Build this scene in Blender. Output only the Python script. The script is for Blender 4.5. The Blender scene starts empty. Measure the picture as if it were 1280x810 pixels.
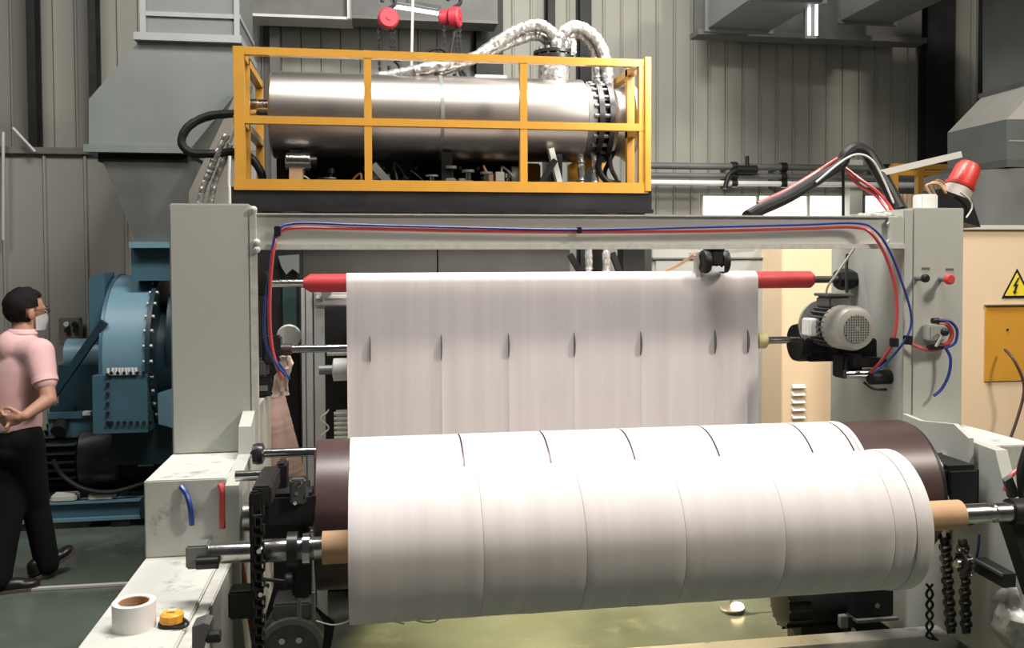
import bpy, bmesh, math, random
from mathutils import Vector, Matrix
random.seed(7)
PI = math.pi
SC = bpy.context.scene
COL = SC.collection

# ------------------------------------------------------------------ camera
F_PX, VX, VY, CAM_H = 1130.0, 460.0, 332.0, 1.76
_p, _r = math.radians(1.8), math.radians(-0.25)
_psi = math.radians(9.0388)
_rt = Vector((math.cos(_psi), -math.sin(_psi), 0))
_fw = Vector((math.sin(_psi)*math.cos(_p), math.cos(_psi)*math.cos(_p), -math.sin(_p)))
_up = _rt.cross(_fw)
RT = _rt*math.cos(_r) + _up*math.sin(_r)
UP = _up*math.cos(_r) - _rt*math.sin(_r)
CY = 366.73
def P(x, y, Y=None, X=None, Z=None):
    """world point seen at photo pixel (x, y) on the plane Y=, X= or Z="""
    d = RT*((x-640)/F_PX) - UP*((y-CY)/F_PX) + _fw
    t = Y/d.y if Y is not None else (X/d.x if X is not None else (Z-CAM_H)/d.z)
    return Vector((0, 0, CAM_H)) + d*t
cd = bpy.data.cameras.new('camera'); cam = bpy.data.objects.new('camera', cd); COL.objects.link(cam)
cd.sensor_fit = 'HORIZONTAL'; cd.sensor_width = 36.0; cd.lens = 36.0*F_PX/1280.0
cd.shift_y = -(405-CY)/1280.0; cd.clip_start = 0.05; cd.clip_end = 100
m3 = Matrix((RT, UP, -_fw)).transposed()
cam.matrix_world = Matrix.Translation((0, 0, CAM_H)) @ m3.to_4x4()
SC.camera = cam

# ------------------------------------------------------------------ world, lights, exposure
w = bpy.data.worlds.new('world'); SC.world = w; w.use_nodes = True
w.node_tree.nodes['Background'].inputs[0].default_value = (0.80, 0.86, 0.84, 1)
w.node_tree.nodes['Background'].inputs[1].default_value = 0.06
def area(name, loc, target, size, power, col, sy=None):
    l = bpy.data.lights.new(name, 'AREA'); l.energy = power; l.color = col; l.size = size
    if sy: l.shape = 'RECTANGLE'; l.size_y = sy
    o = bpy.data.objects.new(name, l); COL.objects.link(o); o.location = loc
    o.rotation_euler = (Vector(target)-Vector(loc)).to_track_quat('-Z', 'Y').to_euler()
    return o
area('high_bay_light', (5.4, 0.0, 6.0), (1.2, 3.2, 1.0), 0.9, 560, (1.0, 0.90, 0.78))
area('roof_light_front', (0.9, 3.1, 6.6), (0.9, 3.1, 0.0), 3.0, 760, (1.0, 0.97, 0.93), 1.2)
area('fill_light_left', (-3.6, 3.0, 6.4), (-1.0, 5.0, 1.0), 1.2, 210, (1.0, 0.98, 0.94), 3.0)  # added fill brightening the partition, blower and inner column face
area('fill_light_rear', (1.8, 5.4, 4.9), (1.8, 9.0, 2.6), 0.6, 265, (1.0, 0.98, 0.92), 5.0)  # added fill, set lower than the roof to light the back wall
SC.view_settings.view_transform = 'Standard'; SC.view_settings.look = 'None'
SC.view_settings.exposure = -0.5; SC.view_settings.gamma = 1.0; SC.view_settings.use_curve_mapping = False

# ------------------------------------------------------------------ materials
def mat(name, col, rough=0.5, metal=0.0, var=0.08, scale=6.0, bump=0.0, bscale=40.0, stretch=None, emit=None, es=0.0,
        dirt=None, trans=0.0, coat=0.0, alpha=None):
    m = bpy.data.materials.new(name); m.use_nodes = True
    nt = m.node_tree; N = nt.nodes; L = nt.links; b = N['Principled BSDF']
    b.inputs['Roughness'].default_value = rough; b.inputs['Metallic'].default_value = metal
    tc = N.new('ShaderNodeTexCoord'); mp = N.new('ShaderNodeMapping'); L.new(tc.outputs['Object'], mp.inputs['Vector'])
    if stretch: mp.inputs['Scale'].default_value = stretch
    nz = N.new('ShaderNodeTexNoise'); nz.inputs['Scale'].default_value = scale; nz.inputs['Detail'].default_value = 5
    L.new(mp.outputs[0], nz.inputs['Vector'])
    cr = N.new('ShaderNodeValToRGB'); cr.color_ramp.elements[0].position = 0.3; cr.color_ramp.elements[1].position = 0.7
    c0 = [max(0, c*(1-var)) for c in col]; c1 = [min(1, c*(1+var)) for c in col]
    cr.color_ramp.elements[0].color = (*c0, 1); cr.color_ramp.elements[1].color = (*c1, 1)
    L.new(nz.outputs['Fac'], cr.inputs['Fac']); out = cr.outputs['Color']
    if dirt:
        dc, amt, ds, lo = dirt
        n2 = N.new('ShaderNodeTexNoise'); n2.inputs['Scale'].default_value = ds; n2.inputs['Detail'].default_value = 8
        n2.inputs['Roughness'].default_value = 0.7
        L.new(tc.outputs['Object'], n2.inputs['Vector'])
        r2 = N.new('ShaderNodeValToRGB'); r2.color_ramp.elements[0].position = lo; r2.color_ramp.elements[1].position = lo+0.1
        r2.color_ramp.elements[0].color = (0, 0, 0, 1); r2.color_ramp.elements[1].color = (amt, amt, amt, 1)
        L.new(n2.outputs['Fac'], r2.inputs['Fac'])
        mx = N.new('ShaderNodeMixRGB'); mx.inputs['Color2'].default_value = (*dc, 1)
        L.new(r2.outputs['Color'], mx.inputs['Fac']); L.new(out, mx.inputs['Color1']); out = mx.outputs['Color']
    L.new(out, b.inputs['Base Color'])
    if bump:
        n3 = N.new('ShaderNodeTexNoise'); n3.inputs['Scale'].default_value = bscale; n3.inputs['Detail'].default_value = 4
        L.new(mp.outputs[0], n3.inputs['Vector'])
        bp = N.new('ShaderNodeBump'); bp.inputs['Strength'].default_value = bump; bp.inputs['Distance'].default_value = 0.01
        L.new(n3.outputs['Fac'], bp.inputs['Height']); L.new(bp.outputs[0], b.inputs['Normal'])
    if emit: b.inputs['Emission Color'].default_value = (*emit, 1); b.inputs['Emission Strength'].default_value = es
    if trans: b.inputs['Transmission Weight'].default_value = trans
    if coat: b.inputs['Coat Weight'].default_value = coat
    return m
K = {}
K['frame'] = mat('machine_grey_paint', (0.43, 0.44, 0.40), 0.42, var=0.04, scale=2.0, bump=0.03, bscale=90)
K['dusty'] = mat('dusty_grey_paint', (0.52, 0.52, 0.48), 0.55, var=0.06, scale=5, dirt=((0.20, 0.20, 0.20), 0.75, 9.0, 0.56))
K['edge'] = mat('bare_plate_edge', (0.50, 0.49, 0.45), 0.5, var=0.12, scale=30)
K['wall'] = mat('wall_sheet', (0.265, 0.26, 0.225), 0.55, var=0.06, scale=0.8)
K['part'] = mat('partition_sheet', (0.31, 0.295, 0.26), 0.6, var=0.06, scale=1.2)
K['dark'] = mat('dark_steel', (0.018, 0.018, 0.018), 0.5, var=0.3)
K['girder'] = mat('girder_paint', (0.10, 0.10, 0.095), 0.6, var=0.15)
K['colgrey'] = mat('column_grey', (0.12, 0.12, 0.11), 0.6, var=0.12)
K['galv'] = mat('galvanised_sheet', (0.195, 0.215, 0.205), 0.45, 0.35, var=0.10, scale=2.5)
K['galvd'] = mat('dull_galvanised', (0.15, 0.153, 0.145), 0.55, 0.3, var=0.18, scale=3)
K['palesheet'] = mat('pale_sheet', (0.55, 0.54, 0.50), 0.5, 0.1, var=0.06)  # pale tone shared by frames, rods, strips and the hood slope
K['seamg'] = mat('sheet_edge', (0.30, 0.32, 0.315), 0.5, 0.2, var=0.06)
K['floor'] = mat('green_epoxy', (0.090, 0.108, 0.084), 0.22, var=0.35, scale=1.4, dirt=((0.16, 0.17, 0.13), 0.5, 2.2, 0.55), bump=0.02, bscale=8)
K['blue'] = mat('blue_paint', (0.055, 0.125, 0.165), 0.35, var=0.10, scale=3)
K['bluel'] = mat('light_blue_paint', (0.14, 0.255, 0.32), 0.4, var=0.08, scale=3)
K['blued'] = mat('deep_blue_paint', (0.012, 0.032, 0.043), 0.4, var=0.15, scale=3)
K['yellow'] = mat('yellow_paint', (0.47, 0.235, 0.032), 0.4, var=0.07, scale=7)
K['steel'] = mat('stainless', (0.43, 0.40, 0.37), 0.36, 1.0, var=0.05, scale=5, bump=0.015, bscale=20, stretch=(0.3, 4, 4))
K['chrome'] = mat('chrome', (0.68, 0.68, 0.67), 0.15, 1.0, var=0.05)
K['worn'] = mat('worn_shaft', (0.45, 0.44, 0.43), 0.25, 1.0, var=0.2, scale=25, dirt=((0.08, 0.07, 0.06), 0.9, 14, 0.58))
K['foil'] = mat('crinkled_foil', (0.46, 0.45, 0.43), 0.3, 0.6, var=0.5, scale=45, bump=0.9, bscale=30)
K['black'] = mat('black_rubber', (0.016, 0.016, 0.017), 0.45, var=0.25)
K['blackm'] = mat('black_machined', (0.022, 0.021, 0.021), 0.32, 0.2, var=0.35, scale=12)
K['redr'] = mat('red_silicone', (0.52, 0.045, 0.05), 0.5, var=0.08)
K['redh'] = mat('red_hose', (0.45, 0.06, 0.06), 0.3, var=0.05)
K['blueh'] = mat('blue_hose', (0.02, 0.045, 0.22), 0.3, var=0.05)
K['brown'] = mat('brown_rubber', (0.060, 0.033, 0.032), 0.38, var=0.15, scale=5)
K['kraft'] = mat('kraft_card', (0.44, 0.27, 0.15), 0.75, var=0.08, scale=12)
K['cream'] = mat('cream_cabinet', (0.72, 0.55, 0.37), 0.5, var=0.03, scale=1.5)
K['amber'] = mat('amber_plate', (0.55, 0.27, 0.035), 0.35, var=0.05)
K['cabg'] = mat('grey_cabinet', (0.33, 0.335, 0.31), 0.5, var=0.04)
K['alu'] = mat('aluminium_profile', (0.55, 0.56, 0.55), 0.4, 0.5, var=0.06)
K['white'] = mat('white_plastic', (0.75, 0.74, 0.72), 0.45, var=0.04)
K['orange'] = mat('orange_plastic', (0.80, 0.36, 0.03), 0.4, var=0.05)
K['ivory'] = mat('ivory_plastic', (0.62, 0.55, 0.28), 0.5, var=0.05)
K['motor'] = mat('motor_grey', (0.40, 0.40, 0.36), 0.4, 0.3, var=0.06)
K['motord'] = mat('motor_dark_grey', (0.10, 0.10, 0.10), 0.45, 0.3, var=0.2)  # darker grey for motor fins, blades and small brackets
K['hoist'] = mat('hoist_red', (0.42, 0.03, 0.05), 0.45, var=0.1)
K['beacon'] = mat('beacon_red', (0.62, 0.045, 0.035), 0.42, var=0.08, scale=15, trans=0.1, coat=0.1)
K['frost'] = mat('frosted_cover', (0.70, 0.62, 0.56), 0.45, var=0.05, trans=0.25)
K['pane'] = mat('daylight_pane', (0.9, 0.9, 0.9), 0.3, emit=(1.0, 0.98, 0.94), es=2.4)
K['led'] = mat('led_tube', (1, 1, 1), 0.3, emit=(0.93, 0.97, 1.0), es=5.0)
K['sign'] = mat('sign_yellow', (0.80, 0.62, 0.04), 0.5, var=0.04)
K['pinkp'] = mat('pink_cover', (0.46, 0.31, 0.26), 0.6, var=0.15, scale=7, bump=0.2, bscale=8)
K['skin'] = mat('skin', (0.40, 0.205, 0.135), 0.55, var=0.06, scale=8)
K['shirt'] = mat('pink_polo', (0.66, 0.40, 0.40), 0.8, var=0.05, scale=6, bump=0.15, bscale=14)
K['trous'] = mat('black_trousers', (0.005, 0.005, 0.006), 0.95, var=0.2, bump=0.15, bscale=10)
K['shoe'] = mat('black_shoe', (0.010, 0.009, 0.009), 0.4, var=0.2)
K['sole'] = mat('brown_sole', (0.10, 0.065, 0.05), 0.7, var=0.2)
K['hair'] = mat('black_hair', (0.004, 0.003, 0.003), 0.8, var=0.3, bump=0.3, bscale=60)
K['mask'] = mat('face_mask', (0.66, 0.68, 0.70), 0.7, var=0.04)
K['green'] = mat('dark_green_paint', (0.02, 0.05, 0.04), 0.5, var=0.2)
K['brownp'] = mat('dull_brown_paint', (0.16, 0.145, 0.12), 0.6, var=0.12)
for k_ in ('trous', 'hair', 'black', 'dark'): K[k_].node_tree.nodes['Principled BSDF'].inputs['Specular IOR Level'].default_value = 0.22
def fabric():
    m = bpy.data.materials.new('meltblown_fabric'); m.use_nodes = True
    nt = m.node_tree; N = nt.nodes; L = nt.links; b = N['Principled BSDF']
    tc = N.new('ShaderNodeTexCoord'); mp = N.new('ShaderNodeMapping'); mp.inputs['Scale'].default_value = (22, 0.6, 0.6)
    L.new(tc.outputs['Object'], mp.inputs['Vector'])
    nz = N.new('ShaderNodeTexNoise'); nz.inputs['Scale'].default_value = 1.0; nz.inputs['Detail'].default_value = 6
    L.new(mp.outputs[0], nz.inputs['Vector'])
    cr = N.new('ShaderNodeValToRGB'); cr.color_ramp.elements[0].position = 0.3; cr.color_ramp.elements[1].position = 0.7
    cr.color_ramp.elements[0].color = (0.585, 0.545, 0.54, 1); cr.color_ramp.elements[1].color = (0.655, 0.615, 0.605, 1)
    L.new(nz.outputs['Fac'], cr.inputs['Fac']); L.new(cr.outputs[0], b.inputs['Base Color'])
    b.inputs['Roughness'].default_value = 0.9
    bp = N.new('ShaderNodeBump'); bp.inputs['Strength'].default_value = 0.12; bp.inputs['Distance'].default_value = 0.01
    L.new(nz.outputs['Fac'], bp.inputs['Height']); L.new(bp.outputs[0], b.inputs['Normal'])
    return m
K['fabric'] = fabric()

# ------------------------------------------------------------------ mesh helpers
def frame_of(d):
    d = d.normalized(); a = Vector((0, 0, 1)) if abs(d.z) < 0.9 else Vector((1, 0, 0))
    u = d.cross(a).normalized(); return u, d.cross(u).normalized()
def smooth_path(pts, n=8):
    pts = [Vector(p) for p in pts]
    if len(pts) < 3: return pts
    out = []
    for i in range(len(pts)-1):
        p0 = pts[max(i-1, 0)]; p1 = pts[i]; p2 = pts[i+1]; p3 = pts[min(i+2, len(pts)-1)]
        for k in range(n):
            t = k/n
            out.append(0.5*((2*p1)+(p2-p0)*t+(2*p0-5*p1+4*p2-p3)*t*t+(3*p1-p0-3*p2+p3)*t**3))
    out.append(pts[-1]); return out
TINY = {'bolt', 'flange_bolt', 'bolt_head', 'chain', 'weld_bead', 'lead', 'wire', 'caption_mark', 'pipe_clip', 'paper_seal', 'grille', 'cooling_fins', 'finned_body', 'ribs', 'coil_rib', 'eyes', 'glasses', 'foot_pad', 'riser_flange', 'corner_strip'}
class MB:
    def __init__(s): s.bm = bmesh.new()
    def box(s, x0, x1, y0, y1, z0, z1, bev=0.0):
        if x0 > x1: x0, x1 = x1, x0
        if y0 > y1: y0, y1 = y1, y0
        if z0 > z1: z0, z1 = z1, z0
        v = [s.bm.verts.new((x, y, z)) for x in (x0, x1) for y in (y0, y1) for z in (z0, z1)]
        fs = [s.bm.faces.new([v[i] for i in q]) for q in ((0,1,3,2),(4,6,7,5),(0,4,5,1),(2,3,7,6),(0,2,6,4),(1,5,7,3))]
        if bev: bmesh.ops.bevel(s.bm, geom=list({e for f in fs for e in f.edges}), offset=bev, segments=2, affect='EDGES')
        return s
    def bar(s, a, b, wx, wz=None, up=(0, 0, 1)):
        a = Vector(a); b = Vector(b); wz = wz or wx; d = (b-a).normalized(); upv = Vector(up)
        if abs(d.dot(upv)) > 0.95: upv = Vector((0, 1, 0))
        u = d.cross(upv).normalized()*wx/2; v = u.cross(d).normalized()*wz/2
        q = [(-1,-1),(1,-1),(1,1),(-1,1)]
        r0 = [s.bm.verts.new(a+u*i+v*j) for i, j in q]; r1 = [s.bm.verts.new(b+u*i+v*j) for i, j in q]
        s.bm.faces.new(r0[::-1]); s.bm.faces.new(r1)
        for i in range(4): s.bm.faces.new((r0[i], r0[(i+1)%4], r1[(i+1)%4], r1[i]))
        return s
    def lathe(s, a, d, prof, seg=24, squash=None):
        """prof: (t along d, radius)"""
        a = Vector(a); d = Vector(d).normalized(); u, v = frame_of(d); rings = []
        for t, r in prof:
            c = a+d*t
            if r < 1e-6: rings.append([s.bm.verts.new(c)])
            else: rings.append([s.bm.verts.new(c+(u*math.cos(2*PI*k/seg)+v*math.sin(2*PI*k/seg))*r) for k in range(seg)])
        for A, B in zip(rings, rings[1:]):
            for k in range(seg):
                k2 = (k+1) % seg
                if len(A) == 1 and len(B) == 1: continue
                if len(A) == 1: s.bm.faces.new((A[0], B[k2], B[k]))
                elif len(B) == 1: s.bm.faces.new((A[k], A[k2], B[0]))
                else: s.bm.faces.new((A[k], A[k2], B[k2], B[k]))
        if len(rings[0]) > 1: s.bm.faces.new(rings[0][::-1])
        if len(rings[-1]) > 1: s.bm.faces.new(rings[-1])
        return s
    def cyl(s, a, b, r, r2=None, seg=20, bev=0.0):
        a = Vector(a); b = Vector(b); L = (b-a).length; r2 = r if r2 is None else r2
        pr = [(0, r-bev), (bev, r), (L-bev, r2), (L, r2-bev)] if bev else [(0, r), (L, r2)]
        return s.lathe(a, b-a, pr, seg)
    def tube(s, pts, r, seg=8, n=8, smooth=True, lump=0.0, closed=False):
        pts = smooth_path(pts, n) if smooth else [Vector(p) for p in pts]
        rings = []; u = None
        for i, p in enumerate(pts):
            d = (pts[min(i+1, len(pts)-1)]-pts[max(i-1, 0)])
            if d.length < 1e-9: d = Vector((0, 0, 1))
            d.normalize()
            if u is None: u, _ = frame_of(d)
            u = (u-d*u.dot(d)).normalized(); v = d.cross(u)
            rr = (r(i/(len(pts)-1)) if callable(r) else r)*(1+lump*random.uniform(-1, 1))
            rings.append([s.bm.verts.new(p+(u*math.cos(2*PI*k/seg)+v*math.sin(2*PI*k/seg))*rr) for k in range(seg)])
        for A, B in zip(rings, rings[1:]):
            for k in range(seg): s.bm.faces.new((A[k], A[(k+1)%seg], B[(k+1)%seg], B[k]))
        s.bm.faces.new(rings[0][::-1]); s.bm.faces.new(rings[-1]); return s
    def prism(s, poly, ext):
        """3-D polygon extruded by a vector"""
        ext = Vector(ext); a = [s.bm.verts.new(Vector(p)) for p in poly]; b = [s.bm.verts.new(Vector(p)+ext) for p in poly]
        s.bm.faces.new(a[::-1]); s.bm.faces.new(b); n = len(a)
        for i in range(n): s.bm.faces.new((a[i], a[(i+1)%n], b[(i+1)%n], b[i]))
        return s
    def loft(s, A, B):
        a = [s.bm.verts.new(Vector(p)) for p in A]; b = [s.bm.verts.new(Vector(p)) for p in B]; n = len(a)
        s.bm.faces.new(a[::-1]); s.bm.faces.new(b)
        for i in range(n): s.bm.faces.new((a[i], a[(i+1)%n], b[(i+1)%n], b[i]))
        return s
    def ball(s, c, rx, ry=None, rz=None, seg=16, rot=None):
        ry = rx if ry is None else ry; rz = rx if rz is None else rz
        mtx = Matrix.Translation(c) @ (rot.to_4x4() if rot else Matrix.Identity(4)) @ Matrix.Diagonal((rx, ry, rz, 1))
        bmesh.ops.create_uvsphere(s.bm, u_segments=seg, v_segments=max(6, seg*2//3), radius=1, matrix=mtx); return s
    def ring(s, c, axis, r, r_in, t, seg=32):
        """flat annulus of thickness t along axis"""
        c = Vector(c); d = Vector(axis).normalized(); u, v = frame_of(d)
        def R(rad, off): return [s.bm.verts.new(c+d*off+(u*math.cos(2*PI*k/seg)+v*math.sin(2*PI*k/seg))*rad) for k in range(seg)]
        a, b, e, f = R(r, 0), R(r, t), R(r_in, t), R(r_in, 0)
        for A, B in ((a, b), (b, e), (e, f), (f, a)):
            for k in range(seg): s.bm.faces.new((A[k], A[(k+1)%seg], B[(k+1)%seg], B[k]))
        return s
    def mesh(s, name, off=Vector((0, 0, 0)), ang=35):
        bmesh.ops.recalc_face_normals(s.bm, faces=s.bm.faces)
        bmesh.ops.translate(s.bm, verts=s.bm.verts, vec=-off)
        me = bpy.data.meshes.new(name); s.bm.to_mesh(me); s.bm.free()
        for p in me.polygons: p.use_smooth = True
        me.set_sharp_from_angle(angle=math.radians(ang)); return me
    def build(s, name, m, parent=None, label=None):
        off = Vector(ORG[parent.name]) if parent else Vector((0, 0, 0))
        me = s.mesh(name, off); me.materials.append(K[m]); o = bpy.data.objects.new(name, me); COL.objects.link(o)
        if parent: o.parent = parent
        ORG[o.name] = off
        if label: o['label'] = label
        if parent and name in TINY: o['kind'] = 'stuff'
        return o
    def solo(s, name, m, label, cat, group=None):
        zs = [v.co for v in s.bm.verts]; n = len(zs)
        c = Vector((sum(v.x for v in zs)/n, sum(v.y for v in zs)/n, min(v.z for v in zs)))
        me = s.mesh(name, c); me.materials.append(K[m]); o = bpy.data.objects.new(name, me); COL.objects.link(o); o.location = c
        ORG[o.name] = c; o['label'] = label; o['category'] = cat
        if group: o['group'] = group
        return o
    def struct(s, name, m, label=None, parent=None):
        o = s.build(name, m, parent)
        if not parent: o['kind'] = 'structure'
        if label: o['label'] = label
        return o
ORG = {}
def thing(name, label, cat, loc, group=None):
    o = bpy.data.objects.new(name, None); COL.objects.link(o); o.location = loc; o.empty_display_size = 0.1
    o['label'] = label; o['category'] = cat
    if group: o['group'] = group
    ORG[o.name] = Vector(loc); return o
def share(me, name, m, parent, loc=(0, 0, 0), rot=None):
    o = bpy.data.objects.new(name, me); COL.objects.link(o); o.parent = parent; o.location = loc
    if rot: o.rotation_euler = rot
    ORG[o.name] = ORG.get(parent.name, Vector((0, 0, 0)))
    if not me.materials: me.materials.append(K[m])
    return o
def bolts(mb, c, axis, r, n, br, h=0.012):
    c = Vector(c); d = Vector(axis).normalized(); u, v = frame_of(d)
    for k in range(n):
        q = c+(u*math.cos(2*PI*k/n)+v*math.sin(2*PI*k/n))*r; mb.cyl(q, q+d*h, br, seg=6)
    return mb

# ------------------------------------------------------------------ the hall
YB = 9.3
MB().box(-9, 10, -1.5, YB+0.3, -0.2, 0).struct('floor', 'floor', 'dark green painted workshop floor')
wb = MB().box(-9, 10, YB, YB+0.2, 0, 7.5).struct('wall_back', 'wall', 'grey ribbed sheet metal wall of the hall')
def panel_mesh(name, wd, h, rib, mk):
    pr = [(0, 0), (0, rib), (0.016, rib), (0.026, 0.010), (wd-0.010, 0.010), (wd-0.003, 0.0)]
    return MB().prism([(x, -y, 0) for x, y in pr], (0, 0, h)).mesh(name)
pm = panel_mesh('wall_panel', 0.19, 7.5, 0.022, 'wall')
x = -7.0
while x < 8.5:
    share(pm, 'wall_panel', 'wall', wb, (x, YB-0.001, 0)); x += 0.193
YP = 7.6
z1 = P(60, 193, Y=YP).z
xr = P(330, 300, Y=YP).x
wl = MB().box(-7.5, xr, YP, YP+0.1, 0, z1).struct('wall_left', 'part', 'beige grey sheet partition wall behind the blower')
pm2 = panel_mesh('wall_panel', 0.30, z1, 0.03, 'part')
x = -7.0
while x+0.3 < xr:
    share(pm2, 'wall_panel', 'part', wl, (x, YP-0.001, 0)); x += 0.30
MB().box(-7.5, xr, YP-0.05, YP+0.14, z1, z1+0.05).struct('trim_1', 'brownp', 'capping along the top of the partition wall')
def column(px, wpx, mk, n, y=YB-0.08, zb=0.0):
    a = P(px-wpx/2, 120, Y=y).x; b = P(px+wpx/2, 120, Y=y).x
    t = (b-a)
    m = MB().box(a, b, y-0.16, y-0.145, zb, 7.4).box(a, b, y-0.01, y+0.02, zb, 7.4).box((a+b)/2-t*0.06, (a+b)/2+t*0.06, y-0.145, y-0.01, zb, 7.4)
    m.struct('trim_%d' % n, mk, 'steel column standing against the back wall')
for i, (px, wp, mk) in enumerate(((47, 10, 'dark'), (122, 9, 'dark'), (346, 12, 'colgrey'), (610, 33, 'dark'), (686, 9, 'dark'), (728, 14, 'dark'), (1165, 33, 'dark'), (1228, 9, 'dark'))):
    column(px, wp, mk, i+2)
# windows in a band low on the back wall
def window(n, x0, x1, y0, y1):
    Y = YB-0.07; a = P(x0, y0, Y=Y); b = P(x1, y1, Y=Y)
    X0, X1, Z1, Z0 = a.x, b.x, a.z, b.z
    o = MB().box(X0, X1, Y, Y+0.02, Z0, Z1).struct('window_%d' % n, 'pane', 'bright daylight window pane')
    f = MB(); t = 0.016
    f.box(X0-t, X1+t, Y-0.03, Y+0.03, Z1, Z1+t).box(X0-t, X1+t, Y-0.03, Y+0.03, Z0-t, Z0).box(X0-t, X0, Y-0.03, Y+0.03, Z0, Z1).box(X1, X1+t, Y-0.03, Y+0.03, Z0, Z1)
    f.build('window_frame', 'palesheet', o)
for n, (a, b) in enumerate(((878, 944), (948, 1007), (1011, 1058), (1080, 1112))): window(n+1, a, b, 245, 330)
window(5, 815, 872, 322, 345)
# pillar between the windows
a = P(1061, 240, Y=YB-0.25).x; b = P(1077, 240, Y=YB-0.25).x
MB().box(a, b, YB-0.27, YB-0.1, 0, P(1069, 200, Y=YB-0.25).z).struct('trim_10', 'palesheet', 'pale pillar between the windows')
# wall pipes
for (y0, r, mk, nm, lb) in ((207, 0.035, 'galvd', 'wall_pipe', 'grey pipe along the back wall, upper of three'), (219, 0.03, 'galvd', 'wall_pipe', 'grey pipe along the back wall, middle of three'), (228, 0.028, 'white', 'wall_pipe', 'white pipe along the back wall, lowest of three')):
    Y = YB-0.35; a = P(812, y0, Y=Y); b = P(1215, y0, Y=Y); b.z = a.z
    t = thing(nm, lb, 'pipe', (a.x, Y, a.z), 'pipes along the back wall')
    MB().cyl(a, b, r, seg=12).build('pipe', mk, t)
    m = MB()
    for fx in (0.25, 0.4, 0.72, 0.9):
        c = a.lerp(b, fx); m.cyl(c-Vector((0.03, 0, 0)), c+Vector((0.03, 0, 0)), r*1.5, seg=12).box(c.x-0.015, c.x+0.015, Y, YB-0.02, c.z-0.015, c.z+0.015)
    m.build('pipe_clip', 'blackm', t)
v = thing('pipe_valve', 'black valve on the wall pipes left of the cable arch', 'valve', P(934, 216, Y=YB-0.42))
c = P(934, 212, Y=YB-0.42)
MB().cyl(c+Vector((-.12, 0, 0)), c+Vector((.1, 0, 0)), 0.045, seg=12).cyl(c, c+Vector((0, 0, .14)), 0.02).build('valve_body', 'black', v)
MB().tube([c+Vector((-.1, 0, 0)), c+Vector((-.2, 0, -.06)), c+Vector((-.24, 0, -.2))], 0.025).build('valve_lever', 'black', v)
# overhead girder and ducts
Y = 8.7
a = P(868, 42, Y=Y); b = P(1152, 46, Y=Y)
g = thing('overhead_girder', 'dark roof girder above the windows, its tall plate standing in for roof shadow', 'girder', (a.x, Y, a.z))
MB().box(a.x, b.x, Y, Y+0.03, a.z+0.02, a.z+0.9).build('shade_plate', 'girder', g)  # dark plate stands in for roof shadow on the upper wall
MB().box(a.x, b.x, Y-0.1, Y+0.13, a.z-0.03, a.z+0.02).build('bottom_flange', 'colgrey', g)
def box_duct(pa, pb, Y1, Y0_, lb):
    A, B = P(*pa, Y=Y1), P(*pb, Y=Y1); t = thing('air_duct', lb, 'duct', ((A.x+B.x)/2, (Y0_+Y1)/2, A.z), 'overhead air ducts')
    MB().box(A.x, B.x, Y0_, Y1, A.z, A.z+0.5).build('duct_body', 'galv', t)
    for f in (0.0, 0.33, 0.66, 1.0):
        y = Y0_+(Y1-Y0_)*f; MB().box(A.x-0.03, B.x+0.03, y-0.02, y+0.02, A.z-0.03, A.z+0.53).build('joint_flange', 'galvd', t)
box_duct((884, 36), (962, 36), 8.2, 5.2, 'grey overhead air duct left of the LED tube')
box_duct((1050, 26), (1116, 26), 8.2, 5.2, 'grey overhead air duct right of the LED tube')
# LED tube fixture
Y = 7.4; a = P(1016, -30, Y=Y); b = P(1016, 44, Y=Y)
t = thing('led_tube_light', 'twin white LED tube hanging from the roof', 'lamp', b)
for s in (-1, 1):
    MB().cyl(Vector((b.x+s*0.034, Y, b.z)), Vector((b.x+s*0.034, Y, a.z)), 0.012, seg=10).build('tube', 'led', t)
MB().box(b.x-0.055, b.x+0.055, Y+0.03, Y+0.06, b.z-0.02, a.z+0.3).build('housing', 'colgrey', t)
# upper left roof beam with a strip lamp
Y = 8.6; a = P(440, 20, Y=Y); b = P(622, 14, Y=Y)
g = thing('roof_beam', 'dark roof beam above the chain hoists', 'beam', (a.x, Y, a.z))
MB().box(a.x, b.x, Y, Y+0.25, a.z, a.z+0.7).build('beam', 'girder', g)
MB().box(a.x-0.0, b.x, Y-0.02, Y+0.28, a.z-0.025, a.z).build('beam_flange', 'colgrey', g)
Y = 8.7; a = P(296, 18, Y=Y); b = P(441, 23, Y=Y)
g = thing('roof_beam', 'short grey roof beam right of the square duct', 'beam', (a.x, Y, a.z))
MB().box(a.x, b.x, Y, Y+0.25, b.z, b.z+0.7).build('beam', 'colgrey', g)
MB().box(a.x, b.x, Y-0.05, Y+0.28, b.z-0.025, b.z).build('beam_flange', 'palesheet', g)
MB().box(b.x-0.05, b.x+0.03, Y-0.06, Y-0.02, b.z-0.02, b.z+0.3).build('end_plate', 'palesheet', g)
Y = 7.5; a = P(492, 8, Y=Y); b = P(548, 17, Y=Y+0.6)
t = thing('strip_lamp', 'white strip lamp between the two chain hoists', 'lamp', (a+b)/2)
MB().cyl(a, b, 0.016, seg=10).build('tube', 'led', t)
MB().bar(a+Vector((0, 0, .05)), b+Vector((0, 0, .05)), 0.06, 0.03).build('housing', 'galvd', t)
c = P(518, 10, Y=7.55); d = P(514, 92, Y=7.55)
MB().cyl(c+Vector((0, 0, .5)), d, 0.012, seg=8).solo('hanging_rod', 'palesheet', 'thin pale rod hanging between the two chain hoists', 'rod')
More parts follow.
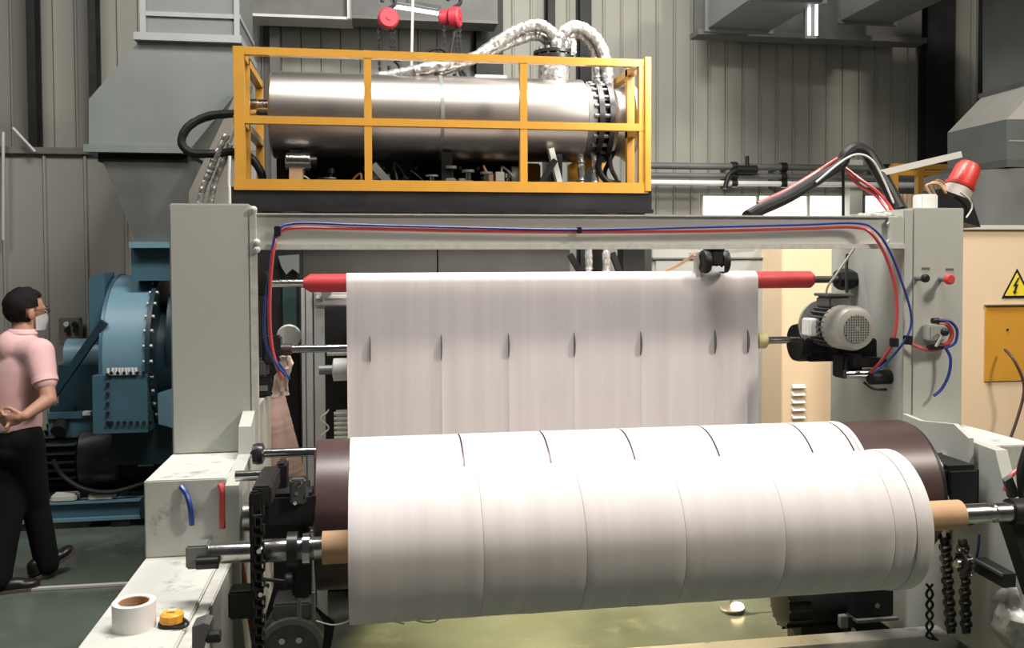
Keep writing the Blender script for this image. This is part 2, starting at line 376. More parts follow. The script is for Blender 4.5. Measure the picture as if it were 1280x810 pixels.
# chain hoists
def hoist(px, py, pyb, lb, tilt):
    Y = 6.6; c = P(px, py, Y=Y); e = P(px+2, pyb, Y=Y)
    t = thing('chain_hoist', lb, 'hoist', (c.x, Y, e.z), 'chain hoists above the platform')
    ax = Vector((math.sin(tilt), -math.cos(tilt), 0))
    MB().cyl(c-ax*0.03, c+ax*0.05, 0.075, seg=24, bev=0.012).build('cover', 'hoist', t)
    MB().cyl(c-ax*0.1, c-ax*0.03, 0.06, seg=20, bev=0.01).build('gear_case', 'hoist', t)
    MB().cyl(c+ax*0.05, c+ax*0.055, 0.018, seg=16).build('badge', 'hoist', t)
    h = MB(); h.tube([c+Vector((0, 0, .07)), c+Vector((.05, 0, .11)), c+Vector((.03, 0, .17)), c+Vector((-.03, 0, .17)), c+Vector((-.04, 0, .12))], 0.014, seg=8).build('top_hook', 'black', t)
    MB().cyl(c+Vector((0, 0, .16)), c+Vector((0, 0, .6)), 0.015, seg=8).build('hanger', 'black', t)
    m = MB()
    for dx, zb in ((0.03, e.z), (0.055, e.z+0.02), (-0.06, e.z-0.15)):
        z = c.z-0.06; k = 0
        while z > zb:
            o = Vector((c.x+dx+0.01*math.sin(z*5), Y, z))
            m.box(o.x-0.011, o.x+0.011, Y-0.004, Y+0.004, z-0.022, z) if k % 2 else m.box(o.x-0.004, o.x+0.004, Y-0.011, Y+0.011, z-0.022, z)
            z -= 0.019; k += 1
    m.build('chain', 'black', t)
    b = Vector((c.x+0.045, Y, e.z))
    MB().box(b.x-0.04, b.x+0.04, Y-0.03, Y+0.03, b.z-0.02, b.z+0.05, 0.008).build('hook_block', 'black', t)
    MB().tube([b+Vector((0, 0, -.02)), b+Vector((.035, 0, -.06)), b+Vector((.02, 0, -.11)), b+Vector((-.03, 0, -.1)), b+Vector((-.04, 0, -.06))], 0.014, seg=8).build('hook', 'black', t)
hoist(485, 24, 72, 'red chain hoist facing the camera, left of the strip lamp', 0.1)
hoist(567, 22, 82, 'red chain hoist seen edge-on, right of the strip lamp', 1.2)
MB().tube([P(568, 40, Y=6.6), P(560, 75, Y=6.55), P(545, 90, Y=6.5), P(533, 69, Y=6.5), P(540, 62, Y=6.5), P(553, 62, Y=6.5), P(562, 72, Y=6.5), P(575, 90, Y=6.5), P(580, 110, Y=6.5)], 0.012).solo('hanging_cable', 'black', 'thin black cable looping beside the edge-on hoist', 'cable')

# ------------------------------------------------------------------ left exhaust duct
Y0, DY = 6.35, 0.75
def q(px, py, Y=Y0): return P(px, py, Y=Y)
t = thing('exhaust_duct', 'large galvanised square duct with an offset hood above the blue blower', 'duct', (q(190, 305).x, Y0+DY/2, q(190, 305).z))
a, b = q(177, 46), q(299, 46)
MB().box(a.x, b.x, Y0, Y0+DY, a.z, q(177, -60).z).build('upper_duct', 'galv', t)
MB().box(a.x-0.01, b.x+0.01, Y0-0.015, Y0+DY, q(177, 17).z-0.015, q(177, 17).z+0.015).build('seam', 'seamg', t)
MB().box(a.x-0.005, a.x+0.03, Y0-0.018, Y0, a.z, q(177, -60).z).box(b.x-0.03, b.x+0.005, Y0-0.018, Y0, a.z, q(177, -60).z).build('corner_strip', 'seamg', t)
MB().box(a.x-0.04, b.x+0.02, Y0-0.05, Y0+DY+0.05, a.z-0.03, a.z+0.02).build('upper_flange', 'seamg', t)
MB().prism([q(176, 49), q(299, 49), q(299, 112), q(238, 186), q(111, 186), q(111, 124)], (0, DY, 0)).build('hood', 'galv', t)
c, d = q(107, 186), q(240, 186)
MB().box(c.x, d.x, Y0-0.05, Y0+DY+0.05, c.z-0.025, c.z+0.025).build('hood_flange', 'galv', t)
MB().box(c.x+0.07, d.x-0.03, Y0+0.02, Y0+DY-0.02, q(0, 200).z, c.z-0.025).build('dark_joint', 'dark', t)
A0, A1, B0, B1 = q(127, 200), q(245, 200), q(165, 304), q(232, 304)
def rect(p, r, y0, y1): return [(p.x, y0, p.z), (r.x, y0, p.z), (r.x, y1, p.z), (p.x, y1, p.z)]
MB().loft(rect(A0, A1, Y0+0.02, Y0+DY), rect(B0, B1, Y0+0.12, Y0+DY-0.15)).build('funnel', 'galvd', t)
MB().prism([q(300, 106, 6.2), q(314, 106, 6.2), q(262, 240, 6.2), q(262, 657, 6.2), q(236, 657, 6.2), q(236, 240, 6.2)], (0, 0.1, 0)).solo('leaning_strut', 'brownp', 'brown grey sloping strut right of the duct hood', 'strut')
# black loop hose and wrapped hoses beside the platform
Y = 4.85
MB().tube([P(296, 142, Y=Y), P(262, 145, Y=Y), P(236, 158, Y=Y), P(227, 178, Y=Y), P(240, 191, Y=Y), P(268, 192, Y=Y), P(292, 190, Y=Y+.1), P(312, 196, Y=Y+.2), P(326, 215, Y=Y+.2), P(330, 236, Y=Y+.2)], 0.022, seg=10, lump=0.06).solo('cable_loop', 'black', 'thick black cable looping out beside the yellow railing post', 'cable')
MB().tube([P(284, 168, Y=Y), P(272, 190, Y=Y), P(262, 215, Y=Y), P(254, 235, Y=Y), P(248, 262, Y=Y)], 0.018, seg=10, lump=0.15, n=10).solo('wrapped_hose', 'foil', 'foil wrapped hose hanging left of the railing, outer one', 'hose', 'foil hoses left of the railing')
MB().tube([P(288, 180, Y=Y+.08), P(278, 205, Y=Y+.08), P(268, 230, Y=Y+.08), P(262, 262, Y=Y+.08)], 0.016, seg=10, lump=0.15, n=10).solo('wrapped_hose', 'foil', 'foil wrapped hose hanging left of the railing, inner one', 'hose', 'foil hoses left of the railing')
MB().tube([P(287, 195, Y=4.6), P(286, 230, Y=4.6), P(287, 262, Y=4.6), P(287, 500, Y=4.6), P(287, 760, Y=4.6)], 0.008).solo('thin_conduit', 'palesheet', 'thin pale conduit below the left railing post', 'pipe')

# ------------------------------------------------------------------ blue blower
Y = 6.5
def b_(px, py, Y=Y): return P(px, py, Y=Y)
c = b_(165, 448); xl, xr_ = b_(139, 448).x, b_(192, 448).x; R = (448-344)/1130*6.18
t = thing('blower', 'large blue centrifugal blower with scroll casing on a steel base', 'blower', (c.x, Y+0.4, 0.25))
cy = Y+0.35
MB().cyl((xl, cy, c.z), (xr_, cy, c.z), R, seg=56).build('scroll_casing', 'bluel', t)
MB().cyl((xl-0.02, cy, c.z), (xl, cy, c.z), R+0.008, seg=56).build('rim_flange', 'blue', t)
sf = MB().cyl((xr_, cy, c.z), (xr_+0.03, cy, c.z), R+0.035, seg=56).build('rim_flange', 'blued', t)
bolts(MB(), (xr_-0.014, cy, c.z), (1, 0, 0), R+0.018, 36, 0.012, 0.06).build('bolt', 'palesheet', sf)
MB().box(xl-0.045, xr_+0.02, cy-R-0.06, cy-R+0.12, b_(165, 532).z, b_(165, 463).z).build('outlet_box', 'blue', t)
m = MB()
for px in (135, 190):
    for py in (468, 480, 492, 504, 516, 528):
        o = P(px, py, Y=cy-R-0.06); m.cyl(o, o+Vector((0, -0.02, 0)), 0.012, seg=6)
for px in range(140, 190, 8):
    for py in (466, 528):
        o = P(px, py, Y=cy-R-0.06); m.cyl(o, o+Vector((0, -0.02, 0)), 0.012, seg=6)
m.build('bolt', 'blackm', t)
m = MB(); mz = b_(165, 463).z
for k in range(9):
    xx = xl+0.06+k*0.022; m.bar((xx, cy-R-0.07, mz+0.005), (xx+random.uniform(-.01, .01), cy-R-0.07, mz+0.05), 0.014, 0.012)
m.build('paper_seal', 'white', t, 'torn white seal strip')
MB().box(b_(166, 310).x, b_(232, 310).x, Y0+0.1, Y0+DY-0.15, b_(0, 352).z, b_(0, 308).z).build('outlet_neck', 'blue', t)
a = b_(160, 306, Y0); bb = b_(235, 306, Y0)
MB().box(a.x, bb.x, Y0+0.02, Y0+DY-0.05, a.z-0.02, a.z+0.02).build('neck_flange', 'bluel', t)
MB().prism([(xl-0.03, cy-R+0.2, c.z+0.1), (xl-0.03, cy-R+0.2, c.z+R+0.02), (xl-0.13, cy-R+0.2, c.z+R-0.02), (xl-0.13, cy-R+0.2, c.z+0.1)], (0, 0.25, 0)).build('side_gusset', 'blue', t)
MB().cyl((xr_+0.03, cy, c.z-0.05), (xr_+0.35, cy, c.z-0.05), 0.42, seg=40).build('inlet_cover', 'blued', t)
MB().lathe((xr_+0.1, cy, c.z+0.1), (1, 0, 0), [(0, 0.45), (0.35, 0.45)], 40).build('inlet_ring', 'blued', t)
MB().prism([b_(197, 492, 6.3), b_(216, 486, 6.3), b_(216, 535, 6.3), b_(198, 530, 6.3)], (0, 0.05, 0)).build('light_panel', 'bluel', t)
# bearing pedestal and shaft cover left of the scroll
a, bb = b_(64, 450), b_(134, 450)
MB().cyl((a.x, cy, a.z), (bb.x, cy, a.z), 0.115, seg=28).build('shaft_cover', 'bluel', t)
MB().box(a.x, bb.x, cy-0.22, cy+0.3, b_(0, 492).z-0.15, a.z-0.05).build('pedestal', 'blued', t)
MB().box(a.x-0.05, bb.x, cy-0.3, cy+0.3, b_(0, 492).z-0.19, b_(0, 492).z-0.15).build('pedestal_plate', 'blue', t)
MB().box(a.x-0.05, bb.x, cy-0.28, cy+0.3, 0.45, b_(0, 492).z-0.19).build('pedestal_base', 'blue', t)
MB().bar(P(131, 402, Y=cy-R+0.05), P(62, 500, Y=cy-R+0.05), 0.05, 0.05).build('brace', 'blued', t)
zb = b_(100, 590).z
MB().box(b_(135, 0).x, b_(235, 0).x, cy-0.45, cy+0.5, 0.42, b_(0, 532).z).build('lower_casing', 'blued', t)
# base beam
yb = P(100, 652, Z=0.05).y
z0, z1b = 0.06, P(100, 627, Y=yb).z
xa, xb2 = P(-60, 640, Y=yb).x, P(176, 640, Y=yb).x
g = MB().box(xa, xb2, yb+0.03, yb+0.05, z0, z1b).build('base_beam', 'blue', t)
MB().box(xa, xb2, yb, yb+0.1, z1b-0.015, z1b).build('top_flange', 'bluel', g)
MB().box(xa, xb2, yb, yb+0.1, z0-0.01, z0+0.01).build('bottom_flange', 'bluel', g)
MB().box(xb2, xb2+0.08, yb-0.02, yb+0.9, z0, z1b).build('end_beam', 'blued', t)
MB().box(xa, xb2+0.08, yb+0.8, yb+0.9, z0, z1b).build('rear_beam', 'blued', t)
for xx in (-2.6, -1.9, -1.5): MB().box(xx-0.05, xx+0.05, yb+0.1, yb+0.8, z0, z1b).build('cross_beam', 'blued', t)
for px in (0, 82, 128): # mounting pads on the base
    o = P(px, 620, Y=yb+0.05); MB().box(o.x-0.08, o.x+0.08, yb+0.0, yb+0.1, z1b, z1b+0.05, 0.01).build('motor_foot', 'palesheet', t)
m = MB()
for px in (20, 150): o = P(px, 640, Y=yb); m.box(o.x-0.06, o.x+0.06, yb+0.01, yb+0.09, 0, 0.05)
m.build('foot_pad', 'blackm', t)
# electric motor in front of the scroll
ym = yb+0.35; zc = P(105, 568, Y=ym).z; x0, x1 = P(66, 568, Y=ym).x, P(150, 568, Y=ym).x; rm = 0.27
t = thing('blower_motor', 'big black finned electric motor on the blower base', 'motor', ((x0+x1)/2, ym, z1b+0.02))
MB().lathe((x0+0.22, ym, zc), (1, 0, 0), [(0, rm-0.03), (0.02, rm), (0.25, rm), (0.28, rm-0.02), (0.30, rm-0.08)], 40).build('end_bell', 'blackm', t)
m = MB(); m.cyl((x0, ym, zc), (x0+0.22, ym, zc), rm-0.05, seg=32)
for k in range(28):
    an = 2*PI*k/28; u = Vector((0, math.cos(an), math.sin(an)))
    m.bar(Vector((x0, ym, zc))+u*(rm-0.03), Vector((x0+0.22, ym, zc))+u*(rm-0.03), 0.012, 0.05, up=u)
m.build('cooling_fins', 'black', t)
MB().box(x0+0.03, x0+0.2, ym-0.15, ym+0.15, zc+rm-0.04, zc+rm+0.10, 0.01).build('terminal_box', 'blued', t)
MB().cyl((x0+0.12, ym-0.25, zc+rm-0.06), (x0+0.12, ym-0.12, zc+rm+0.02), 0.05).build('cable_gland', 'black', t)
o = P(105, 519, Y=ym-rm); MB().box(o.x-0.025, o.x+0.025, o.y+0.05, o.y+0.1, o.z-0.01, o.z+0.015).build('nameplate', 'white', t)
MB().box(x0+0.05, x0+0.45, ym-0.22, ym+0.22, z1b+0.0, zc-rm+0.06).build('motor_base', 'black', t)
MB().cyl((x1+0.0, ym+0.05, zc-0.02), (x1+0.35, ym+0.05, zc-0.02), 0.26, seg=36, bev=0.02).build('coupling_guard', 'black', t)
o = P(183, 580, Y=ym-0.2); MB().box(o.x-0.05, o.x+0.05, o.y-0.02, o.y, o.z-0.012, o.z+0.012).build('label_plate', 'palesheet', t)
MB().tube([P(66, 575, Y=ym-.3), P(78, 594, Y=ym-.3), P(105, 611, Y=ym-.35), P(140, 615, Y=ym-.35), P(180, 604, Y=ym-.3)], 0.016, seg=8).solo('motor_cable', 'black', 'grey black cable sagging below the blower motor', 'cable')
# small switch box on the partition
Y = YP-0.06; a = P(77, 397, Y=Y); b = P(104, 430, Y=Y)
t = thing('switch_box', 'small grey control box on the partition wall beside the man', 'control box', (a.x, Y, b.z))
MB().box(a.x, b.x, Y-0.08, Y, b.z, a.z, 0.008).build('box', 'brownp', t)
for i, (px, py, mk) in enumerate(((84, 405, 'white'), (94, 405, 'blackm'), (85, 413, 'blackm'), (95, 413, 'blackm'))):
    o = P(px, py, Y=Y-0.08); MB().cyl(o, o+Vector((0, -0.03, 0)), 0.02, seg=12).build('push_button', mk, t)
MB().cyl(P(16, 160, Y=YP-0.1), P(44, 190, Y=YP-0.1), 0.012).cyl(P(4, 165, Y=YP-0.1), P(4, 300, Y=YP-0.1), 0.012).solo('wall_conduit', 'palesheet', 'thin pale conduit on the partition wall at the far left', 'pipe')
# metal strip lying on the floor by the man
a, b = P(38, 738, Z=0.0), P(165, 731, Z=0.0)
MB().bar((a.x, a.y, 0.008), (b.x, b.y, 0.008), 0.03, 0.012).solo('floor_strip', 'palesheet', 'thin metal strip lying on the green floor behind the man', 'strip')

# ------------------------------------------------------------------ raised platform with air heater
YF, YK = 4.7, 5.55
XL, XR = -0.655, 1.485
ZB, ZM, ZT = 2.16, P(460, 153, Y=YF).z, 2.832
t = thing('platform', 'raised steel platform with yellow guard railing and dark deck', 'platform', (0.4, 5.1, 0))
ztop = P(560, 236, Y=YF).z; zbot = P(560, 266, Y=YF).z
MB().box(XL-0.02, XR+0.02, YF-0.02, YK+0.1, zbot+0.02, ztop).build('deck', 'dark', t)
MB().box(XL-0.02, XR+0.02, YF-0.05, YF, zbot, zbot+0.02).build('deck_lip', 'blackm', t)
for (xx, yy) in ((XL+0.1, YF+0.75), (XR-0.06, YF+0.1), (XL+0.1, YK), (XR-0.06, YK)):
    MB().box(xx-0.06, xx+0.06, yy-0.06, yy+0.06, 0, zbot+0.02).build('platform_leg', 'dark', t)
def rail(a, b, wd=0.042, hd=0.038): MB().bar(a, b, wd, hd).build('rail', 'yellow', t)
def post(x, y, wd=0.042): MB().box(x-wd/2, x+wd/2, y-wd/2, y+wd/2, ztop, ZT+0.02).build('post', 'yellow', t)
for x_ in (XL+0.03, P(460, 150, Y=YF).x, P(654, 150, Y=YF).x, XR-0.03): post(x_, YF, 0.050 if x_ < 0 else 0.038)
for yy in (YF+0.22, YK): post(XL+0.03, yy); post(XR-0.03, yy)
for zz in (ZT, ZM):
    rail((XL, YF, zz), (XR, YF, zz)); rail((XR-0.03, YF, zz-0.005), (XR-0.03, YK, zz-0.005)); rail((XL+0.03, YF, zz-0.005), (XL+0.03, YK, zz-0.005))
MB().box(XL, XR, YF-0.028, YF-0.015, ZB-0.02, ZB+0.035).build('toe_board', 'yellow', t)
MB().box(XR-0.012, XR, YF, YK, ZB-0.02, ZB+0.035).build('toe_board', 'yellow', t)
MB().box(XR-0.02, XR+0.012, YF-0.035, YF+0.01, ztop-0.005, ZT+0.03).build('corner_strip', 'yellow', t)

YH = 5.12
cl = P(340, 146, Y=YH); cr_ = P(728, 150, Y=YH); zc = (cl.z+cr_.z)/2; R = 0.235
t = thing('air_heater', 'long shiny stainless air heater drum lying behind the yellow railing', 'heater', ((cl.x+cr_.x)/2, YH, zc-R))
MB().lathe((cl.x, YH, zc), (1, 0, 0), [(0, 0), (0, R-0.01), (0.01, R), (cr_.x-cl.x-0.02, R), (cr_.x-cl.x, R-0.04)], 64).build('drum_shell', 'steel', t)
for f in (0.52,): MB().ring((cl.x+(cr_.x-cl.x)*f, YH, zc), (1, 0, 0), R+0.004, R-0.005, 0.02, 64).build('shell_band', 'galv', t)
x0 = cr_.x
MB().lathe((x0-0.01, YH, zc), (1, 0, 0), [(0, R-0.05), (0.0, R-0.02), (0.05, R-0.02), (0.05, R-0.05)], 48).build('neck_collar', 'galvd', t)
fl = MB().lathe((x0+0.045, YH, zc), (1, 0, 0), [(0, R), (0.03, R), (0.03, R-0.04), (0.06, R-0.04), (0.06, R), (0.09, R)], 48).build('flange', 'blackm', t)
bolts(MB(), (x0+0.02, YH, zc), (1, 0, 0), R-0.018, 24, 0.012, 0.10).build('flange_bolt', 'galvd', fl)
MB().lathe((x0+0.13, YH, zc), (1, 0, 0), [(0, R-0.02), (0.04, R-0.05), (0.12, R-0.03), (0.13, R-0.01), (0.15, R-0.01), (0.15, 0)], 48).build('end_bell', 'steel', t)
a = P(309, 134, Y=YH); MB().lathe((cl.x-0.14, YH, a.z), (1, 0, 0), [(0, 0.06), (0.02, 0.06), (0.02, 0.045), (0.14, 0.045)], 24).build('inlet_nozzle', 'chrome', t)
MB().cyl((cl.x-0.155, YH, a.z), (cl.x-0.135, YH, a.z), 0.068, seg=24).build('nozzle_flange', 'blackm', t)
# saddles
for px in (372, 556, 690):
    o = P(px, 200, Y=YH); MB().box(o.x-0.03, o.x+0.03, YH-0.14, YH+0.14, ztop, zc-R+0.03).build('saddle', 'blackm', t)
# top riser
o = P(692, 100, Y=YH); zr0, zr1 = zc+R-0.02, P(692, 76, Y=YH).z
MB().tube([(o.x, YH, zr0+(zr1-zr0)*k/12) for k in range(13)], lambda f: 0.087, seg=20, smooth=False, lump=0.06).build('riser', 'foil', t)
rf = MB().cyl((o.x, YH, zr1), (o.x, YH, zr1+0.022), 0.115, seg=32).cyl((o.x, YH, zr1+0.032), (o.x, YH, zr1+0.05), 0.115, seg=32).cyl((o.x, YH, zr1+0.02), (o.x, YH, zr1+0.035), 0.09, seg=32).build('riser_flange', 'blackm', t)
bolts(MB(), (o.x, YH, zr1-0.01), (0, 0, 1), 0.1, 12, 0.010, 0.075).build('flange_bolt', 'galv', rf)
MB().box(o.x+0.075, o.x+0.115, YH-0.09, YH-0.05, zr1+0.02, zr1+0.11, 0.01).build('foil_scrap', 'foil', t)
for px, py in ((494, 95), (612, 103)):
    o2 = P(px, py, Y=YH); MB().box(o2.x-0.09, o2.x+0.09, YH-0.06, YH+0.02, zc+R-0.014, zc+R+0.006, 0.004).build('sticker', 'white', t)
zf = zr1+0.05
def hose(lb, pts, r=0.034):
    MB().tube([P(a_, b_2, Y=yy) for a_, b_2, yy in pts], r, seg=12, n=12, lump=0.10).solo('foil_hose', 'foil', lb, 'hose', 'foil wrapped hoses on the heater riser')
hose('foil wrapped hose arching left off the heater riser, upper one', [(698, 66, YH), (694, 46, YH), (676, 32, YH), (650, 36, YH), (620, 54, YH), (588, 74, YH-.02), (540, 84, YH-.06), (500, 93, YH-.05), (470, 99, YH)])
hose('foil wrapped hose arching left off the heater riser, lower one', [(688, 66, YH+.06), (684, 52, YH+.06), (668, 45, YH+.06), (640, 53, YH+.06), (610, 66, YH+.06), (580, 79, YH+.04), (550, 90, YH+.02), (520, 98, YH+.05)], 0.028)
hose('foil wrapped hose arching right off the heater riser, outer one', [(696, 66, YH-.02), (698, 48, YH-.02), (712, 34, YH-.02), (730, 36, YH), (748, 52, YH), (757, 76, YH), (760, 104, YH), (759, 124, YH)])
hose('foil wrapped hose arching right off the heater riser, inner one', [(704, 66, YH+.05), (708, 50, YH+.05), (722, 42, YH+.05), (738, 56, YH+.05), (746, 80, YH+.05), (748, 105, YH+.05), (747, 122, YH+.05)], 0.028)
# machinery below the heater on the deck
a, b = P(345, 178, Y=5.3), P(655, 228, Y=5.3)
t = thing('extruder_barrel', 'dark extruder drive housing on the deck beneath the heater drum', 'extruder', ((a.x+b.x)/2, 5.3, ztop))
MB().box(a.x, b.x, 5.3, 5.5, ztop, a.z, 0.01).build('housing', 'dark', t)
MB().box(P(470, 0, Y=5.29).x, P(515, 0, Y=5.29).x, 5.285, 5.3, ztop+0.02, a.z-0.01, 0.004).build('cover_plate', 'green', t)
m = MB()
for px in (455, 480, 492, 520, 575, 598, 640):
    o = P(px, 210, Y=5.28); m.cyl(o, o+Vector((0, 0.03, 0)), 0.010, seg=10)
m.build('bolt_head', 'motor', t)
a = P(357, 202, Y=4.95); b = P(396, 202, Y=4.95)
t = thing('small_pump', 'small shiny cylinder pump on the deck behind the left railing', 'pump', (a.x, 4.95, ztop))
MB().cyl((a.x, 4.95, a.z), (b.x-0.03, 4.95, a.z), 0.045, seg=24, bev=0.006).build('pump_body', 'chrome', t)
MB().cyl((b.x-0.03, 4.95, a.z), (b.x, 4.95, a.z), 0.03, seg=16).build('shaft_end', 'blackm', t)
MB().box(a.x+0.02, a.x+0.09, 4.92, 4.98, ztop, a.z-0.03).build('pump_foot', 'kraft', t)
def valve(px, py, h, mk, lb):
    o = P(px, py, Y=5.0); t = thing('valve_block', lb, 'valve', (o.x, 5.0, ztop), 'small valves on the deck')
    MB().box(o.x-0.03, o.x+0.03, 4.97, 5.03, ztop, ztop+h*0.55, 0.006).build('body', mk, t)
    MB().cyl((o.x, 5.0, ztop+h*0.5), (o.x, 5.0, ztop+h), 0.016, seg=12).build('stem', 'chrome', t)
    MB().cyl((o.x, 5.0, ztop+h*0.9), (o.x, 5.0, ztop+h), 0.036, seg=14).build('cap', 'galv', t)
valve(412, 215, 0.08, 'kraft', 'small brass coloured valve on the deck beside the shiny pump')
valve(540, 215, 0.10, 'blackm', 'small dark valve on the deck left of the middle railing post')
valve(563, 210, 0.15, 'galv', 'tall silver valve on the deck below the heater band')
valve(585, 212, 0.13, 'galv', 'second silver valve on the deck right of the tall one')
valve(608, 214, 0.12, 'motor', 'grey valve on the deck nearest the third railing post')
MB().bar(P(466, 206, Y=4.85), P(489, 232, Y=4.85), 0.02, 0.04).solo('slanted_bracket', 'galv', 'slanted blue grey bracket behind the second railing post', 'bracket')
MB().bar(P(688, 186, Y=4.95), P(700, 234, Y=4.95), 0.03, 0.055).solo('support_strip', 'palesheet', 'pale upright support strip below the heater flange', 'bracket')
MB().bar(P(672, 236, Y=4.9), P(694, 200, Y=4.9), 0.03, 0.03).solo('support_strut', 'blackm', 'dark slanted strut left of the pale support strip', 'bracket')
a = P(658, 204, Y=5.2); b = P(676, 232, Y=5.2)
MB().box(a.x, b.x, 5.2, 5.25, ztop, a.z, 0.008).solo('yellow_guard', 'yellow', 'small yellow guard plate behind the third railing post', 'guard')
MB().prism([P(712, 205, Y=5.1), P(738, 192, Y=5.1), P(742, 204, Y=5.1), P(722, 226, Y=5.1), P(712, 226, Y=5.1)], (0, 0.05, 0)).solo('orange_bracket', 'orange', 'orange bracket under the heater flange', 'bracket')
for i, (px, w_) in enumerate(((725, 0.02), (742, 0.017))):
    MB().tube([P(px, 188, Y=5.02), P(px+1, 205, Y=5.02), P(px+2, 228, Y=5.02), P(px+2, 242, Y=4.98)], w_, seg=10, lump=0.2, n=10).solo('foil_drop_hose', 'foil', ('foil wrapped hose dropping below the heater flange, left one', 'foil wrapped hose dropping below the heater flange, right one')[i], 'hose', 'foil drop hoses below the flange')
for i, pts in enumerate((((752, 195), (748, 210), (758, 226), (775, 230)), ((762, 192), (764, 210), (770, 222), (778, 232)), ((768, 190), (760, 205), (756, 218), (762, 232)))):
    MB().tube([P(x_, y_, Y=5.0+0.03*i) for x_, y_ in pts], 0.013 if i else 0.018).solo('heater_wire', 'black' if i != 1 else 'galvd', ('thick black wire curling under the heater end bell', 'grey wire under the heater end bell', 'thin black wire crossing under the heater end bell')[i], 'wire')
rs = random.Random(3)
for k0_, (pa, pb, lb) in enumerate(((535, 645, 'cluster of silver fittings and wires on the deck under the heater middle'), (360, 450, 'cluster of small fittings and wires on the deck behind the left railing'), (466, 534, 'few small fittings and wires on the deck right of the second railing post'))):
    o0 = P((pa+pb)/2, 225, Y=5.16); t = thing('fitting_cluster', lb, 'fittings', (o0.x, 5.16, ztop), 'fitting clusters on the deck')
    for k in range((16, 9, 7)[k0_]):
        o = P(rs.uniform(pa, pb), 225, Y=rs.uniform(5.08, 5.24)); h = rs.uniform(0.05, 0.19); mk = rs.choice(['galv', 'chrome', 'blackm', 'palesheet', 'kraft', 'galvd'])
        if k % 3 == 0: MB().tube([(o.x, o.y, ztop), (o.x+rs.uniform(-.03, .03), o.y, ztop+h*0.6), (o.x+rs.uniform(-.06, .06), o.y-0.02, ztop+h), (o.x+rs.uniform(-.12, .12), o.y-0.02, ztop+h*0.4)], 0.007, seg=6).build('wire', mk, t)
        elif k % 3 == 1: MB().lathe((o.x, o.y, ztop), (0, 0, 1), [(0, 0.022), (h*0.4, 0.022), (h*0.45, 0.012), (h*0.8, 0.012), (h*0.82, 0.024), (h, 0.024)], 12).build('fitting', mk, t)
        else: MB().box(o.x-rs.uniform(.015, .04), o.x+0.02, o.y-0.02, o.y+0.02, ztop, ztop+h, 0.004).build('terminal_block', mk, t)
# things hanging below the platform, seen above the web
Y = 4.9; a, b = P(376, 300, Y=Y), P(712, 380, Y=Y)
t = thing('die_cabinet', 'dark grey machine housing below the platform behind the web', 'housing', ((a.x+b.x)/2, Y, 0))
xm = P(547, 330, Y=Y).x
MB().box(a.x, xm-0.004, Y, Y+0.4, 0.3, zbot).build('panel', 'colgrey', t); MB().box(xm+0.004, b.x, Y, Y+0.4, 0.3, zbot).build('panel', 'colgrey', t)
MB().box(a.x, b.x, Y+0.02, Y+0.45, 0, 0.3).build('plinth', 'dark', t)
for i, px in enumerate((735, 757)):
    MB().tube([P(px, 300, Y=4.62), P(px+1, 330, Y=4.62), P(px, 360, Y=4.62), P(px, 400, Y=4.62)], 0.020, seg=10, lump=0.2, n=10).solo('foil_drop_hose', 'foil', ('foil wrapped hose seen between beam and web, left one', 'foil wrapped hose seen between beam and web, right one')[i], 'hose', 'foil hoses between beam and web')
for i, (p0, p1) in enumerate((((712, 318), (728, 345)), ((765, 316), (776, 345)))):
    MB().bar(P(*p0, Y=4.7), P(*p1, Y=4.7), 0.03).solo('dark_brace', 'dark', ('thin dark brace left of the foil hoses under the beam', 'thin dark brace right of the foil hoses under the beam')[i], 'brace')

# ------------------------------------------------------------------ winding machine frame
XI0, XI1, XO0, XO1 = -0.437, 2.29, -0.745, 2.575
ZBOX, ZTAB, ZCOL = 1.040, 0.778, 2.0
YC = 3.6
t = thing('winder_frame', 'light grey steel winder frame with two columns and a top beam', 'machine frame', (0.9, 3.6, 0))
FR = t
cl_ = MB().box(XO0, XI0-0.012, YC, YC+0.25, ZBOX, ZCOL, 0.006).build('column', 'frame', t)
MB().box(XI0-0.012, XI0+0.012, YC+0.0, YC+0.03, ZBOX, ZCOL-0.02).build('edge_strip', 'edge', cl_)
m = MB()
for py, px in ((262, 317), (303, 321), (312, 321)):
    o = P(px, py, Y=YC-0.01); m.ball(o, 0.014, 0.012, 0.014, seg=8)
m.build('weld_bead', 'edge', cl_)
cr2 = MB().box(XI1+0.045, XO1, YC, YC+0.62, ZBOX, ZCOL, 0.004).build('column', 'frame', t)
MB().box(XI1, XI1+0.043, YC, YC+0.62, 0.9, ZCOL-0.01, 0.003).build('side_plate', 'frame', t)
# top beam
bz1, bz0 = P(700, 270, Y=YC+0.03).z, P(700, 309, Y=YC+0.03).z
bm_ = MB().box(XI0, XI1, YC+0.03, YC+0.07, bz0+0.012, bz1).build('top_beam', 'frame', t)
MB().box(XI0, XI1, YC-0.005, YC+0.075, bz0-0.008, bz0+0.012).build('bottom_flange', 'edge', bm_)
MB().box(XI0, XI1, YC+0.02, YC+0.075, bz1, bz1+0.006).build('top_edge', 'edge', bm_)
m = MB()
for py in (280, 302):
    o = P(1105, py, Y=YC+0.03); m.cyl(o+Vector((0.02, 0, 0)), o+Vector((0.02, -0.02, 0)), 0.012, seg=6)
m.build('bolt', 'edge', bm_)
# end gusset of the beam on the right
MB().box(XI1-0.06, XI1, YC+0.0, YC+0.03, bz0-0.01, bz1+0.0).build('end_plate', 'frame', t)
